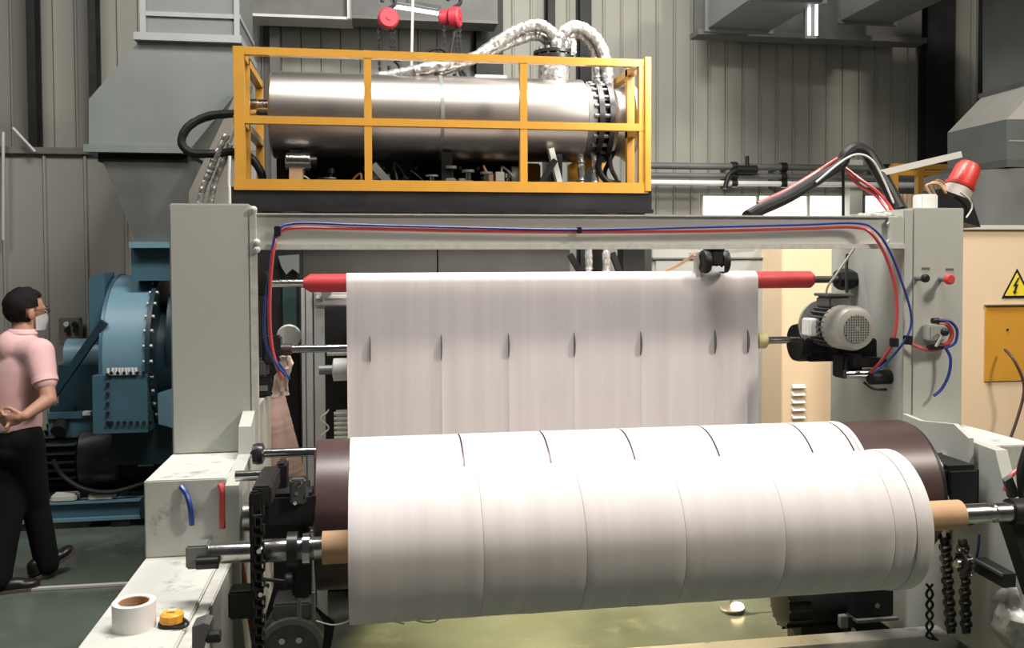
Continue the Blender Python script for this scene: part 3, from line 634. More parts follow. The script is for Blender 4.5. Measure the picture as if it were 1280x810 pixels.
# left bearing box and table
MB().box(XO0-0.005, -0.483, 3.17, YC+0.25, ZTAB, ZBOX, 0.004).build('bearing_box', 'dusty', t)
MB().prism([(-0.483, 3.14, 0.62), (-0.483, 3.14, ZBOX-0.02), (-0.483, 3.3, ZBOX+0.005), (-0.483, 3.46, ZBOX+0.02), (-0.483, 3.48, ZBOX+0.12), (-0.483, 3.6, ZBOX+0.16), (-0.483, 4.2, ZBOX+0.16), (-0.483, 4.2, 0.3), (-0.483, 3.3, 0.3)], (0.045, 0, 0)).build('inner_plate', 'frame', t)
tb = MB().box(XO0-0.005, -0.50, 0.9, 3.6, 0.0, ZTAB, 0.004).build('side_beam', 'dusty', t)
MB().box(-0.50, -0.462, 0.9, 3.14, 0.25, ZTAB-0.01, 0.004).build('beam_rail', 'edge', tb)
# right side plates and bearing box
def XP(px, py, X): return P(px, py, X=X)
Xp = XI1-0.01
pl = [XP(1128, 517, Xp), XP(1150, 526, Xp), XP(1192, 530, Xp), XP(1211, 548, Xp), XP(1212, 590, Xp)]
MB().prism(pl+[Vector((Xp, pl[-1].y, 0.75)), Vector((Xp, pl[0].y, 0.75))], (0.02, 0, 0)).build('inner_plate', 'frame', t)
X2 = XI1+0.03
pts = [XP(1217, 553, X2), XP(1244, 563, X2), XP(1260, 628, X2), XP(1282, 705, X2)]
MB().prism([Vector((X2, 3.75, pts[0].z))]+pts+[Vector((X2, pts[-1].y, 0.25)), Vector((X2, 3.75, 0.25))], (0.05, 0, 0)).build('side_plate', 'frame', t)
MB().box(X2+0.05, XO1+0.02, 3.17, 4.2, 0.0, pts[1].z-0.01, 0.004).build('bearing_box', 'dusty', t)
MB().box(XI1+0.02, XO1, 3.3, 4.2, 0.0, 0.95).build('side_base', 'frame', t)
# lower cross beam
zc0 = P(1200, 790, Y=3.3).z
MB().box(-0.44, XI1+0.05, 3.28, 3.38, zc0-0.07, zc0, 0.003).build('cross_beam', 'dusty', t)
for xx in (XI0-0.05, XI1+0.05): MB().box(xx-0.06, xx+0.06, 3.2, 3.45, 0, zc0-0.07).build('cross_beam_foot', 'frame', t)

# red and blue air hoses along the beam
hp = [(352, 474, 3.62), (341, 440, 3.6), (337, 400, 3.59), (338, 350, 3.585), (342, 312, 3.58), (349, 292, 3.60), (370, 285, 3.6), (450, 286, 3.605), (600, 289, 3.605), (725, 290, 3.605), (880, 289, 3.605), (1000, 286, 3.605), (1065, 284, 3.60), (1088, 291, 3.58), (1106, 318, 3.58), (1118, 355, 3.58), (1121, 390, 3.58), (1117, 425, 3.585), (1104, 448, 3.62), (1088, 466, 3.66)]
hr = [P(a_, b_2, Y=c_) for a_, b_2, c_ in hp]
MB().tube(hr, 0.0072, seg=8, n=6).solo('air_hose', 'redh', 'red air hose running along the front of the top beam', 'hose', 'air hoses on the frame')
hb = [(358, 470, 3.60), (346, 456, 3.6), (332, 428, 3.595), (331, 385, 3.59), (337, 340, 3.59), (341, 308, 3.58), (348, 287, 3.585), (372, 279, 3.6), (450, 281, 3.6), (600, 285, 3.6), (725, 287, 3.6), (880, 284, 3.6), (1000, 281, 3.6), (1070, 279, 3.595), (1094, 288, 3.575), (1113, 316, 3.575), (1127, 352, 3.575), (1138, 388, 3.575), (1138, 410, 3.575), (1128, 430, 3.575), (1110, 452, 3.61), (1092, 466, 3.64)]
MB().tube([P(a_, b_2, Y=c_) for a_, b_2, c_ in hb], 0.0052, seg=8, n=6).solo('air_hose', 'blueh', 'blue air hose running along the front of the top beam', 'hose', 'air hoses on the frame')
# cable ties
for i, (px, py, Y, lb) in enumerate(((347, 289, 3.59, 'black clip on the hoses at the beam left corner'), (1118, 428, 3.575, 'black clip on the red hose below the motor fan'), (1135, 425, 3.57, 'black clip on the blue hose at the column edge'), (724, 288, 3.6, 'black clip on the hoses at the middle of the beam'))):
    o = P(px, py, Y=Y); s_ = 0.012 if i != 3 else 0.008
    MB().box(o.x-s_, o.x+s_, o.y-0.018, o.y+0.022, o.z-s_*1.6, o.z+s_*1.6, 0.003).solo('hose_clip', 'black', lb, 'clip', 'black hose clips')
# short hoses on left box
MB().tube([P(226, 608, Y=3.165), P(233, 618, Y=3.15), P(238, 635, Y=3.14), P(240, 656, Y=3.15)], 0.009).solo('air_hose', 'blueh', 'short blue hose bent on the front of the left bearing box', 'hose')
MB().tube([P(275, 606, Y=3.165), P(278, 615, Y=3.15), P(278, 640, Y=3.145), P(278, 660, Y=3.15)], 0.011).solo('air_hose', 'redh', 'short red hose on the front of the left bearing box', 'hose')
MB().tube([P(301, 690, Y=3.2), P(306, 730, Y=3.2), P(312, 770, Y=3.2), P(320, 820, Y=3.2)], 0.009).solo('air_hose', 'redh', 'red hose hanging behind the black arm below the left shaft', 'hose')

# buttons and hose valve on the right column
YV = YC-0.002
for i, (px, py, mk, lb, r) in enumerate(((1158, 348, 'black', 'small black push button on the right column', 0.018), (1188, 349, 'redr', 'red push button knob on the right column', 0.023))):
    o = P(px, py, Y=YC-0.07); w_ = Vector((o.x, YC, o.z)); t = thing('push_button', lb, 'button', (o.x, YC, o.z))
    MB().cyl(w_, w_+Vector((0, -0.055, 0)), 0.012, seg=16).build('stem', 'galvd', t)
    MB().cyl(w_+Vector((0, -0.05, 0)), w_+Vector((0, -0.075, 0)), r, seg=24, bev=0.006).build('cap', mk, t)
    m = MB(); o2 = P(px-1, py-12, Y=YC)
    for k in range(-2, 3): m.box(o2.x+k*0.008-0.0025, o2.x+k*0.008+0.0025, YC-0.002, YC, o2.z-0.004+0.002*(k % 2), o2.z+0.006)
    m.build('caption_mark', 'galvd', t)
o = P(1172, 416, Y=YC-0.05)
t = thing('air_valve', 'grey hand air valve with black lever on the right column', 'valve', (o.x, YC, o.z))
MB().box(o.x-0.04, o.x+0.035, YC-0.06, YC, o.z-0.035, o.z+0.035, 0.006).build('valve_body', 'motor', t)
e = P(1181, 415, Y=YC-0.09); MB().ball(e, 0.018, seg=12).build('lever_knob', 'black', t)
MB().cyl(e, P(1170, 433, Y=YC-0.06), 0.006, seg=8).build('lever', 'palesheet', t)
for px, py in ((1169, 401), (1164, 434), (1174, 433)):
    c = P(px, py, Y=YC-0.04); MB().cyl(c-Vector((0.014, 0, 0)), c+Vector((0.016, 0, 0)), 0.013, seg=12).build('fitting', 'black', t)
MB().tube([P(1172, 401, Y=3.56), P(1186, 401, Y=3.55), P(1196, 412, Y=3.55), P(1194, 428, Y=3.55), P(1184, 434, Y=3.555), P(1176, 434, Y=3.56)], 0.0065).solo('air_hose', 'blueh', 'blue hose loop around the hand valve', 'hose')
MB().tube([P(1172, 404, Y=3.565), P(1184, 406, Y=3.56), P(1190, 416, Y=3.56), P(1186, 428, Y=3.56), P(1176, 432, Y=3.565)], 0.010).solo('air_hose', 'redh', 'red hose loop around the hand valve', 'hose')
MB().tube([P(1136, 428, Y=3.575), P(1150, 435, Y=3.57), P(1164, 438, Y=3.57), P(1178, 435, Y=3.57)], 0.007).solo('air_hose', 'redh', 'short red hose from the column edge to the hand valve', 'hose')
MB().tube([P(1182, 435, Y=3.56), P(1188, 448, Y=3.55), P(1186, 468, Y=3.55), P(1177, 486, Y=3.56), P(1167, 495, Y=3.57)], 0.0065).solo('air_hose', 'blueh', 'loose blue hose hanging below the hand valve', 'hose')

# ------------------------------------------------------------------ red guide roller and slitting shaft
YR = 4.0
zr = P(660, 352, Y=YR).z; rr = 0.040
x0, x1 = P(388, 352, Y=YR).x, P(1016, 352, Y=YR).x
t = thing('guide_roller', 'red rubber guide roller on a steel shaft at the top of the web', 'roller', ((x0+x1)/2, YR, zr-rr))
MB().lathe((x0-0.03, YR, zr), (1, 0, 0), [(0, 0.02), (0.03, rr), (x1-x0+0.015, rr), (x1-x0+0.03, rr-0.012)], 32).build('roller_sleeve', 'redr', t)
MB().cyl((P(330, 352, Y=YR).x, YR, zr), (x0, YR, zr), 0.017, seg=20).build('shaft', 'chrome', t)
MB().cyl((x1, YR, zr), (XI1, YR, zr), 0.017, seg=20).build('shaft', 'motord', t)
o = P(1073, 350, Y=YR)
MB().lathe((XI1-0.09, YR, zr), (1, 0, 0), [(0, 0.028), (0.0, 0.045), (0.02, 0.052), (0.06, 0.052), (0.09, 0.04)], 8).build('bearing_hub', 'black', t)
o = P(325, 350, Y=YR); MB().box(o.x-0.02, o.x+0.035, YR-0.05, YR+0.04, zr-0.05, zr+0.05, 0.008).build('bearing_block', 'blackm', t)
zs = P(660, 431, Y=YR).z
XS = [0.007, 0.315, 0.613, 0.911, 1.22, 1.573, 1.733]
xa, xb = P(365, 432, Y=YR).x, P(1000, 428, Y=YR).x
t = thing('slitter_shaft', 'steel slitting shaft with thin round blades cutting through the web', 'slitter', ((xa+xb)/2, YR, zs-0.03))
MB().cyl((xa, YR, zs), (xb, YR, zs), 0.0175, seg=20).build('shaft', 'chrome', t)
bme = MB().lathe((-0.002, 0, 0), (1, 0, 0), [(0, 0.066), (0.0015, 0.072), (0.0025, 0.072), (0.004, 0.066)], 40).mesh('blade')
for x_ in XS:
    share(bme, 'blade', 'motord', t, Vector((x_, YR, zs))-ORG[t.name])
a = P(945, 428, Y=YR).x; MB().cyl((a, YR, zs), (a+0.05, YR, zs), 0.038, seg=24, bev=0.006).build('collar', 'ivory', t)
MB().cyl((xa-0.05, YR, zs), (xa, YR, zs), 0.024, seg=16, bev=0.004).build('collar', 'brown', t)
MB().box(xa-0.12, xa-0.045, YR-0.05, YR+0.05, zs-0.06, zs+0.06, 0.008).build('bearing_block', 'blackm', t)

# slitter drive motor on the right
xm = P(1008, 430, Y=YR).x; zm = P(1008, 428, Y=YR).z
t = thing('drive_motor', 'grey fan cooled electric motor with black gearbox on the right column', 'motor', (xm, 3.85, zm-0.1))
MB().lathe((xm-0.06, YR, zm), (1, 0, 0), [(0, 0.03), (0.0, 0.085), (0.02, 0.09), (0.13, 0.09), (0.15, 0.06)], 28).build('gearbox', 'black', t)
MB().box(xm-0.03, xm+0.14, YR-0.08, YR+0.07, zm-0.085, zm+0.07, 0.015).build('gear_housing', 'black', t)
zmm = P(1070, 411, Y=3.62).z; xmm = P(1071, 411, Y=3.62).x
MB().cyl((xmm, 3.93, zmm), (xmm, 3.915, zmm), 0.115, seg=36).build('mounting_flange', 'motor', t)
m = MB().cyl((xmm, 3.92, zmm), (xmm, 3.72, zmm), 0.078, seg=32)
for k in range(26):
    an = 2*PI*k/26; u = Vector((math.cos(an), 0, math.sin(an)))
    m.bar(Vector((xmm, 3.90, zmm))+u*0.085, Vector((xmm, 3.73, zmm))+u*0.085, 0.006, 0.026, up=u)
m.build('finned_body', 'motord', t)
fc = MB().lathe((xmm, 3.75, zmm), (0, -1, 0), [(0, 0.098), (0.10, 0.098), (0.125, 0.088), (0.132, 0.066), (0.130, 0.0)], 40).build('fan_cover', 'motor', t)
MB().cyl((xmm, 3.6195, zmm), (xmm, 3.6165, zmm), 0.060, seg=32).build('grille_disc', 'black', fc)
m = MB()
for k in range(-5, 6):
    h = math.sqrt(max(0.0, 0.060**2-(k*0.011)**2))
    m.box(xmm+k*0.011-0.002, xmm+k*0.011+0.002, 3.6125, 3.617, zmm-h, zmm+h).box(xmm-h, xmm+h, 3.6125, 3.617, zmm+k*0.011-0.002, zmm+k*0.011+0.002)
m.cyl((xmm, 3.617, zmm), (xmm, 3.610, zmm), 0.008, seg=10)
m.build('grille', 'motor', fc)
MB().box(xmm-0.055, xmm+0.05, 3.75, 3.88, zmm+0.085, zmm+0.135, 0.008).build('terminal_box', 'galvd', t)
MB().box(xmm-0.065, xmm+0.06, 3.745, 3.885, zmm+0.135, zmm+0.148, 0.004).build('terminal_lid', 'galvd', t)
MB().box(xmm-0.125, xmm-0.07, 3.8, 3.88, zmm-0.045, zmm+0.035, 0.006).build('name_tag', 'white', t)
MB().box(xmm+0.02, XI1, 3.80, 3.92, zmm-0.15, zmm-0.06, 0.006).build('bracket', 'black', t)
c0 = P(1052, 455, Y=3.75)
t = thing('air_cylinder', 'black pneumatic cylinder below the drive motor', 'cylinder', (c0.x, 3.75, P(1052, 490, Y=3.75).z))
a, b = P(1050, 443, Y=3.75), P(1074, 472, Y=3.75); MB().box(a.x, b.x, 3.72, 3.82, b.z, a.z, 0.006).build('mount_block', 'black', t)
a, b = P(1062, 448, Y=3.72), P(1106, 458, Y=3.72); MB().box(a.x, b.x, 3.70, 3.78, b.z, a.z, 0.005).build('upper_block', 'blackm', t)
a, b = P(1056, 468, Y=3.71), P(1092, 472, Y=3.71); MB().cyl((a.x, 3.71, a.z), (b.x, 3.71, a.z), 0.02, seg=20).build('rod', 'chrome', t)
a, b = P(1086, 472, Y=3.70), P(1114, 472, Y=3.70); MB().cyl((a.x, 3.70, a.z), (b.x, 3.70, a.z), 0.032, seg=20, bev=0.006).build('barrel', 'black', t)
a = P(1122, 473, Y=3.70); MB().cyl((a.x-0.06, 3.70, a.z), (a.x, 3.70, a.z), 0.012, seg=12).build('tip', 'blackm', t)
MB().tube([P(1080, 478, Y=3.68), P(1092, 486, Y=3.68), P(1108, 487, Y=3.68)], 0.006).build('tail_cable', 'black', t)
MB().tube([P(1069, 309, Y=3.7), P(1058, 325, Y=3.72), P(1044, 345, Y=3.75), P(1034, 360, Y=3.8), P(1033, 378, Y=3.82), P(1040, 388, Y=3.84)], 0.005).solo('motor_cable', 'palesheet', 'thin pale cable from the beam down to the drive motor', 'cable')
MB().tube([P(1059, 318, Y=3.9), P(1058, 345, Y=3.86), P(1059, 378, Y=3.82)], 0.007).solo('motor_cable', 'black', 'thin black cable dropping into the motor terminal box', 'cable')
# web edge sensor
YS = 3.93; c = P(893, 327, Y=YS)
t = thing('web_sensor', 'black round web sensor head above the web near its right edge', 'sensor', (c.x, YS, c.z-0.06))
for s in (-1, 1):
    MB().lathe((c.x+s*0.028, YS, c.z), (s, 0, 0), [(0, 0.02), (0, 0.05), (0.012, 0.055), (0.03, 0.052), (0.036, 0.04), (0.03, 0.03)], 28).build('side_ring', 'black', t)
MB().box(c.x-0.03, c.x+0.03, YS-0.045, YS+0.04, c.z-0.02, c.z+0.045, 0.008).build('head_body', 'blackm', t)
MB().box(c.x-0.045, c.x+0.04, YS-0.03, YS+0.03, c.z+0.045, c.z+0.075, 0.008).build('top_cap', 'black', t)
MB().prism([c+Vector((-.03, -.047, -.045)), c+Vector((-.03, -.047, -.022)), c+Vector((-.012, -.047, -.028)), c+Vector((.004, -.047, -.018)), c+Vector((.02, -.047, -.03)), c+Vector((.028, -.047, -.02)), c+Vector((.028, -.047, -.045))], (0, 0.01, 0)).build('white_label', 'white', t)
a, b = P(862, 318, Y=YS+.04), P(942, 312, Y=YS+.04); MB().bar(a, b, 0.016, 0.016).build('mount_bar', 'palesheet', t)
a = P(872, 318, Y=YS+.05); MB().box(a.x-0.015, a.x+0.01, YS+0.03, YS+0.06, a.z-0.12, a.z+0.01).build('post', 'palesheet', t)
MB().tube([P(868, 318, Y=YS+.02), P(858, 325, Y=YS+.1), P(845, 333, Y=YS+.2), P(830, 340, Y=YS+.3)], 0.008).build('lead', 'kraft', t)

# ------------------------------------------------------------------ winding drum, web and product roll
YD, ZD, RD = 3.2, 0.895, 0.256
XD0, XD1 = P(392, 600, Y=YD-0.2).x, P(1140, 585, Y=YD-0.05).x
t = thing('winding_drum', 'dark brown rubber covered winding drum behind the product roll', 'drum', ((XD0+XD1)/2, YD, ZD-RD))
MB().lathe((XD0, YD, ZD), (1, 0, 0), [(0, 0.05), (0, RD-0.006), (0.006, RD), (XD1-XD0-0.006, RD), (XD1-XD0, RD-0.006), (XD1-XD0, 0.05)], 72).build('drum_shell', 'brown', t)
e = MB().lathe((XD1, YD, ZD), (1, 0, 0), [(0, RD-0.01), (0.012, RD-0.008), (0.012, RD-0.03), (0.03, RD-0.03), (0.03, RD-0.09), (0.05, RD-0.09), (0.05, 0.07), (0.10, 0.07), (0.10, 0)], 48).build('end_disc', 'blackm', t)
bolts(MB(), (XD1+0.03, YD, ZD), (1, 0, 0), RD-0.06, 10, 0.016, 0.016).build('bolt', 'chrome', e)
MB().cyl((XD1+0.05, YD, ZD), (XI1, YD, ZD), 0.05, seg=24).build('journal', 'worn', t)
MB().box(XD1+0.09, XI1-0.005, YD-0.13, YD+0.13, ZD-0.13, ZD+0.10, 0.02).build('bearing_housing', 'black', t)
MB().cyl((-0.43, YD, ZD), (XD0, YD, ZD), 0.05, seg=24).build('journal', 'worn', t)
MB().box(-0.40, XD0-0.03, YD-0.12, YD+0.12, ZD-0.10, ZD+0.11, 0.015).build('bearing_housing', 'black', t)
# idler below the web
MB().cyl((-0.43, 3.915, 0.66), (XI1, 3.915, 0.66), 0.038, seg=24).solo('idler_roller', 'chrome', 'steel idler roller low behind the winding drum', 'roller')

def strip_mesh(x0, x1, path, curl, dl=lambda i: 0.0, dr=lambda i: 0.0):
    """fabric sheet following (y, z) path; edges curl off by curl(t)"""
    m = MB(); w_ = x1-x0
    cols = [0.0, 0.004, 0.012, 0.03] + [0.03+(w_-0.06)*k/5 for k in range(1, 5)] + [w_-0.03, w_-0.012, w_-0.004, w_]
    off = [1.0, 0.6, 0.2, 0.0] + [0]*4 + [0.0, 0.2, 0.6, 1.0]
    rows = []
    for i, (y, z) in enumerate(path):
        y0, z0 = path[max(i-1, 0)]; y1, z1 = path[min(i+1, len(path)-1)]
        d = Vector((0, y1-y0, z1-z0)).normalized(); n = Vector((0, d.z, -d.y)); n = n if True else -n
        c = curl(i)
        rows.append([m.bm.verts.new(Vector((x0+u+dl(i)*(1-u/w_)+dr(i)*u/w_, y, z))+n*(o*c)) for u, o in zip(cols, off)])
    for A, B in zip(rows, rows[1:]):
        for k in range(len(A)-1): m.bm.faces.new((A[k], A[k+1], B[k+1], B[k]))
    return m
YW = YR-rr-0.003
up_path = [(YR+0.75, zr-0.30), (YR+0.4, zr-0.13)]
for k in range(0, 13):
    an = math.radians(70+110*k/12); up_path.append((YR+(rr+0.003)*math.cos(an), zr+(rr+0.003)*math.sin(an)))
for k in range(1, 9): up_path.append((YW, zr+(zs-zr)*k/8))
t = thing('fabric_web', 'white meltblown fabric web hanging from the red roller and slit into strips', 'fabric', (0.85, YW, 0.9))
WX0, WX1 = -0.093, 1.785
strip_mesh(WX0, WX1, up_path, lambda i: 0.0).build('web_sheet', 'fabric', t)
low = [(YW, zs+(0.66-zs)*k/14) for k in range(15)]
for k in range(1, 7):
    an = math.radians(180+80*k/6); low.append((3.915+0.043*math.cos(an), 0.66+0.043*math.sin(an)))
# reversed sense: below the idler the strips run forward to the drum
low = low[:15]
for k in range(1, 9):
    an = math.radians(180+90*k/8)
    low.append((3.915+0.043*math.cos(an)*1.0, 0.66+0.043*math.sin(an)))
low = low[:17]
low += [(3.78, 0.60), (3.6, 0.61), (3.45, 0.63)]
RW = RD+0.003
for k in range(0, 41):
    an = math.radians(-60+232*k/40); low.append((YD+RW*math.cos(an), ZD+RW*math.sin(an)))
bounds = [WX0]+XS+[WX1]
for i in range(len(bounds)-1):
    g0 = 0.0003 if i else 0.0; g1 = 0.0003 if i < len(bounds)-2 else 0.0
    if i == 0: continue
    x0 = bounds[i]+g0 if i > 1 else WX0
    strip_mesh(x0, bounds[i+1]-g1, low, lambda k: (0.004*min(1, k/3) if k < 15 else 0.0), (lambda k: 0.026*min(1, max(0, k-15)/3)) if i == 1 else (lambda k: 0.0030*min(1, max(0, k-15)/3)), (lambda k: -0.012*min(1, max(0, k-15)/3)) if i == len(bounds)-2 else (lambda k: -0.0030*min(1, max(0, k-15)/3))).build('fabric_strip', 'fabric', t)

YO, ZO, RO = 2.722, 0.921, 0.222
t = thing('product_roll', 'large white roll of slit meltblown fabric wound on a cardboard core', 'fabric roll', (0.85, YO, ZO-RO))
rb = [-0.062]+XS[1:6]+[1.645, 1.700]
for i in range(len(rb)-1):
    R = RO+random.uniform(-0.0006, 0.0006)+(0.003 if i == len(rb)-2 else 0); L = rb[i+1]-rb[i]; e_ = 0.0007
    n = max(4, int(L/0.035)); pr = [(0, 0.045), (0.0002, R-0.002), (e_, R-0.0003), (e_*2.5, R)]
    pr += [(L*k/n, R+random.uniform(-0.0006, 0.0006)) for k in range(1, n)]
    pr += [(L-e_*2.5, R), (L-e_, R-0.0003), (L-0.0002, R-0.002), (L, 0.045)]
    MB().lathe((rb[i], YO, ZO), (1, 0, 0), pr, 96).build('slit_roll', 'fabric', t)
c0, c1 = P(403, 675, Y=YO).x, P(1199, 645, Y=YO).x
MB().ring((c0, YO, ZO), (1, 0, 0), 0.0485, 0.034, rb[0]-c0+0.01).build('card_core', 'kraft', t)
MB().ring((rb[-1]-0.01, YO, ZO), (1, 0, 0), 0.0485, 0.034, c1-rb[-1]+0.01).build('card_core', 'kraft', t)
xs0 = P(262, 681, Y=YO).x
t = thing('winding_shaft', 'long worn steel winding shaft through the product roll', 'shaft', (0.85, YO, ZO-0.033))
MB().lathe((xs0, YO, ZO), (1, 0, 0), [(0, 0.031), (0.12, 0.031), (0.125, 0.034), (0.30, 0.034), (0.305, 0.031), (c0-xs0-0.08, 0.031), (c0-xs0-0.075, 0.034), (c0-xs0+0.1, 0.034)], 32).build('journal', 'worn', t)
xe = P(1300, 640, Y=YO).x
MB().lathe((c1-0.1, YO, ZO), (1, 0, 0), [(0, 0.0335), (0.20, 0.0335), (0.205, 0.029), (0.22, 0.029), (0.225, 0.0335), (xe-c1+0.1, 0.0335)], 32).build('journal', 'worn', t)
MB().box(xs0-0.062, xs0+0.0, YO-0.032, YO+0.032, ZO-0.034, ZO+0.034, 0.005).build('square_end', 'galv', t)
MB().cyl((xs0-0.03, YO-0.036, ZO-0.015), (xs0+0.03, YO-0.036, ZO-0.015), 0.018, seg=16).build('lock_pin', 'blackm', t)

# ------------------------------------------------------------------ left winding arm, rods, chain
def roller_chain(mb, a, b, wd=0.03):
    a = Vector(a); b = Vector(b); d = (b-a); L = d.length; d.normalize(); n = int(L/0.026)
    for k in range(n):
        c = a+d*(k*0.026); o = wd/2 if k % 2 else wd/2-0.007
        for s in (-1, 1):
            p = c+Vector((s*o, 0, 0)); mb.prism([p+d*0+Vector((0, -0.008, 0)), p+d*0.013+Vector((0, -0.013, 0)), p+d*0.029+Vector((0, -0.008, 0)), p+d*0.029+Vector((0, 0.008, 0)), p+d*0.013+Vector((0, 0.013, 0)), p+Vector((0, 0.008, 0))], (0.004*s, 0, 0))
        mb.cyl(c+Vector((-wd/2, 0, 0)), c+Vector((wd/2, 0, 0)), 0.007, seg=8)
    return mb
Ya = YO-0.055
t = thing('shaft_support', 'black upright support with chain holding the left shaft end', 'support', (P(320, 700, Y=Ya).x, Ya, 0.3))
a, b = P(313, 612, Y=Ya), P(329, 830, Y=Ya)
MB().box(a.x, b.x, Ya-0.03, Ya+0.015, 0.45, a.z, 0.006).build('arm_bar', 'black', t)
MB().box(a.x+0.005, b.x+0.03, Ya-0.01, Ya+0.26, a.z-0.05, a.z+0.01, 0.006).build('arm_head', 'blackm', t)
roller_chain(MB(), (b.x-0.004, Ya-0.035, 0.45), (b.x-0.004, Ya-0.035, a.z-0.02), 0.026).build('chain', 'blackm', t)
m = MB()
for px, py in ((324, 688), (333, 735), (326, 742)):
    o = P(px, py, Y=Ya-0.04); m.cyl(o+Vector((0, 0.02, 0)), o+Vector((0, -0.010, 0)), 0.007, seg=8)
m.build('bolt', 'chrome', t)
o = P(310, 745, Y=Ya+.05); MB().box(o.x-0.05, o.x+0.03, Ya, Ya+0.08, o.z-0.05, o.z+0.03, 0.006).build('side_lug', 'black', t)
o = P(357, 704, Y=2.95)
t = thing('shaft_clamp', 'black clamp with hand knob under the left end of the winding shaft', 'clamp', (P(372, 730, Y=2.9).x, 2.9, P(372, 745, Y=2.9).z))
a, b = P(366, 690, Y=2.9), P(390, 742, Y=2.9)
MB().box(a.x, b.x, 2.86, 2.94, b.z, ZO-0.03, 0.008).build('clamp_body', 'black', t)
MB().ring((a.x+0.0, YO, ZO), (1, 0, 0), 0.052, 0.034, 0.03).build('clamp_ring', 'blackm', t)
MB().ring((a.x+0.045, YO, ZO), (1, 0, 0), 0.047, 0.034, 0.02).build('clamp_ring', 'chrome', t)
k0 = P(356, 727, Y=2.88); MB().cyl(k0, k0+Vector((0.03, 0, 0)), 0.026, seg=14, bev=0.006).build('hand_knob', 'black', t)
MB().cyl(P(330, 724, Y=2.88), k0, 0.006, seg=8).build('spindle', 'blackm', t)
for px in (374, 392):
    MB().cyl(P(px, 740, Y=2.9), P(px, 775, Y=2.9), 0.006, seg=8).build('tie_rod', 'galv', t)
# chrome rods on the left
a, b = P(327, 567, Y=3.4), P(402, 566, Y=3.4)
t = thing('tie_bar', 'chrome bar with black hub beside the left end of the drum, upper of two', 'bar', (a.x, 3.4, a.z))
MB().cyl((-0.43, 3.4, a.z), (b.x+0.1, 3.4, a.z), 0.0175, seg=20).build('bar', 'chrome', t)
MB().lathe((a.x-0.03, 3.4, a.z), (1, 0, 0), [(0, 0.036), (0.02, 0.040), (0.035, 0.036), (0.04, 0.025)], 10).build('hub', 'blackm', t)
a, b = P(297, 595, Y=3.08), P(350, 594, Y=3.08)
t = thing('tie_bar', 'chrome bar beside the left bearing box, lower of two', 'bar', (a.x, 3.08, a.z))
MB().cyl((-0.44, 3.08, a.z), (b.x, 3.08, a.z), 0.0175, seg=20).build('bar', 'chrome', t)
MB().box(b.x-0.01, b.x+0.025, 3.03, 3.13, a.z-0.12, a.z+0.045, 0.008).build('end_bracket', 'black', t)
o = P(372, 605, Y=3.0); t = thing('brake_unit', 'black brake unit with small steel fittings beside the drum left end', 'brake', (o.x, 3.0, o.z-0.1))
MB().box(o.x-0.1, o.x+0.06, 2.95, 3.06, o.z-0.13, o.z-0.02, 0.012).build('housing', 'black', t)
MB().box(o.x-0.02, o.x+0.03, 2.93, 2.97, o.z-0.05, o.z+0.03, 0.006).build('fitting_block', 'motord', t)
MB().tube([P(365, 608, Y=2.93), P(371, 602, Y=2.93), P(377, 604, Y=2.93), P(372, 609, Y=2.93)], 0.004).build('cotter_pin', 'chrome', t)
m = MB()
for px, py in ((371, 616), (369, 628), (384, 618)):
    q_ = P(px, py, Y=2.935); m.cyl(q_, q_+Vector((0, -0.010, 0)), 0.006, seg=8)
m.build('bolt', 'chrome', t)
# bracket and bolt on the near left rail
a, b = P(238, 768, Y=2.3), P(262, 850, Y=2.3)
t = thing('stop_bracket', 'dark steel stop bracket with a bolt on the near left rail', 'bracket', (a.x, 2.3, b.z))
MB().prism([P(240, 784, Y=2.3), P(254, 779, Y=2.3), P(262, 781, Y=2.3), P(245, 840, Y=2.3), P(240, 840, Y=2.3)], (0, 0.06, 0)).build('plate', 'motord', t)
o = P(258, 796, Y=2.33); MB().cyl(o, o+Vector((0.035, 0, 0)), 0.016, seg=10, bev=0.003).build('bolt', 'black', t)
# small motor below left
Ym = 3.05; c = P(364, 815, Y=Ym); rm = 0.105
t = thing('small_motor', 'round grey electric motor below the left end of the roll', 'motor', (c.x, Ym, c.z-rm))
MB().lathe((c.x, Ym, c.z), (0, 1, 0), [(0, 0), (0.004, rm-0.035), (0.012, rm-0.004), (0.02, rm), (0.2, rm)], 40).build('motor_body', 'galvd', t)
MB().ring((c.x, Ym-0.004, c.z), (0, 1, 0), rm+0.006, rm-0.012, 0.03, 40).build('rim', 'galv', t)
bolts(MB(), (c.x, Ym-0.014, c.z), (0, -1, 0), 0.055, 6, 0.011, 0.012).build('bolt', 'chrome', t)
MB().box(c.x-0.06, c.x+0.065, Ym+0.02, Ym+0.16, c.z+rm-0.01, c.z+rm+0.05, 0.006).build('terminal_box', 'galvd', t)
MB().box(c.x-0.08, c.x+0.08, Ym+0.02, Ym+0.18, 0, c.z-rm+0.01, 0.004).build('pedestal', 'blackm', t)
m = MB()
for k in range(6): m.tube([c+Vector((0.07+0.01*k, 0.05, rm+0.03-0.01*k)), c+Vector((0.11+0.006*k, 0.0, rm-0.02)), c+Vector((0.105+0.004*k, -0.02, rm-0.10))], 0.004, seg=6)
m.build('lead', 'black', t)
# loose threads under the roll
for i, pts in enumerate((((440, 770), (470, 767), (490, 776), (505, 780)), ((520, 776), (540, 778), (556, 768), (558, 762)), ((395, 776), (415, 781), (432, 778), (440, 772)))):
    MB().tube([P(a_, b_2, Y=2.9) for a_, b_2 in pts], 0.0022, seg=6).solo('loose_thread', 'fabric', ('loose white thread under the roll, middle one', 'loose white thread under the roll, rightmost with hooked end', 'loose white thread beside the small motor')[i], 'thread', 'loose threads under the roll')

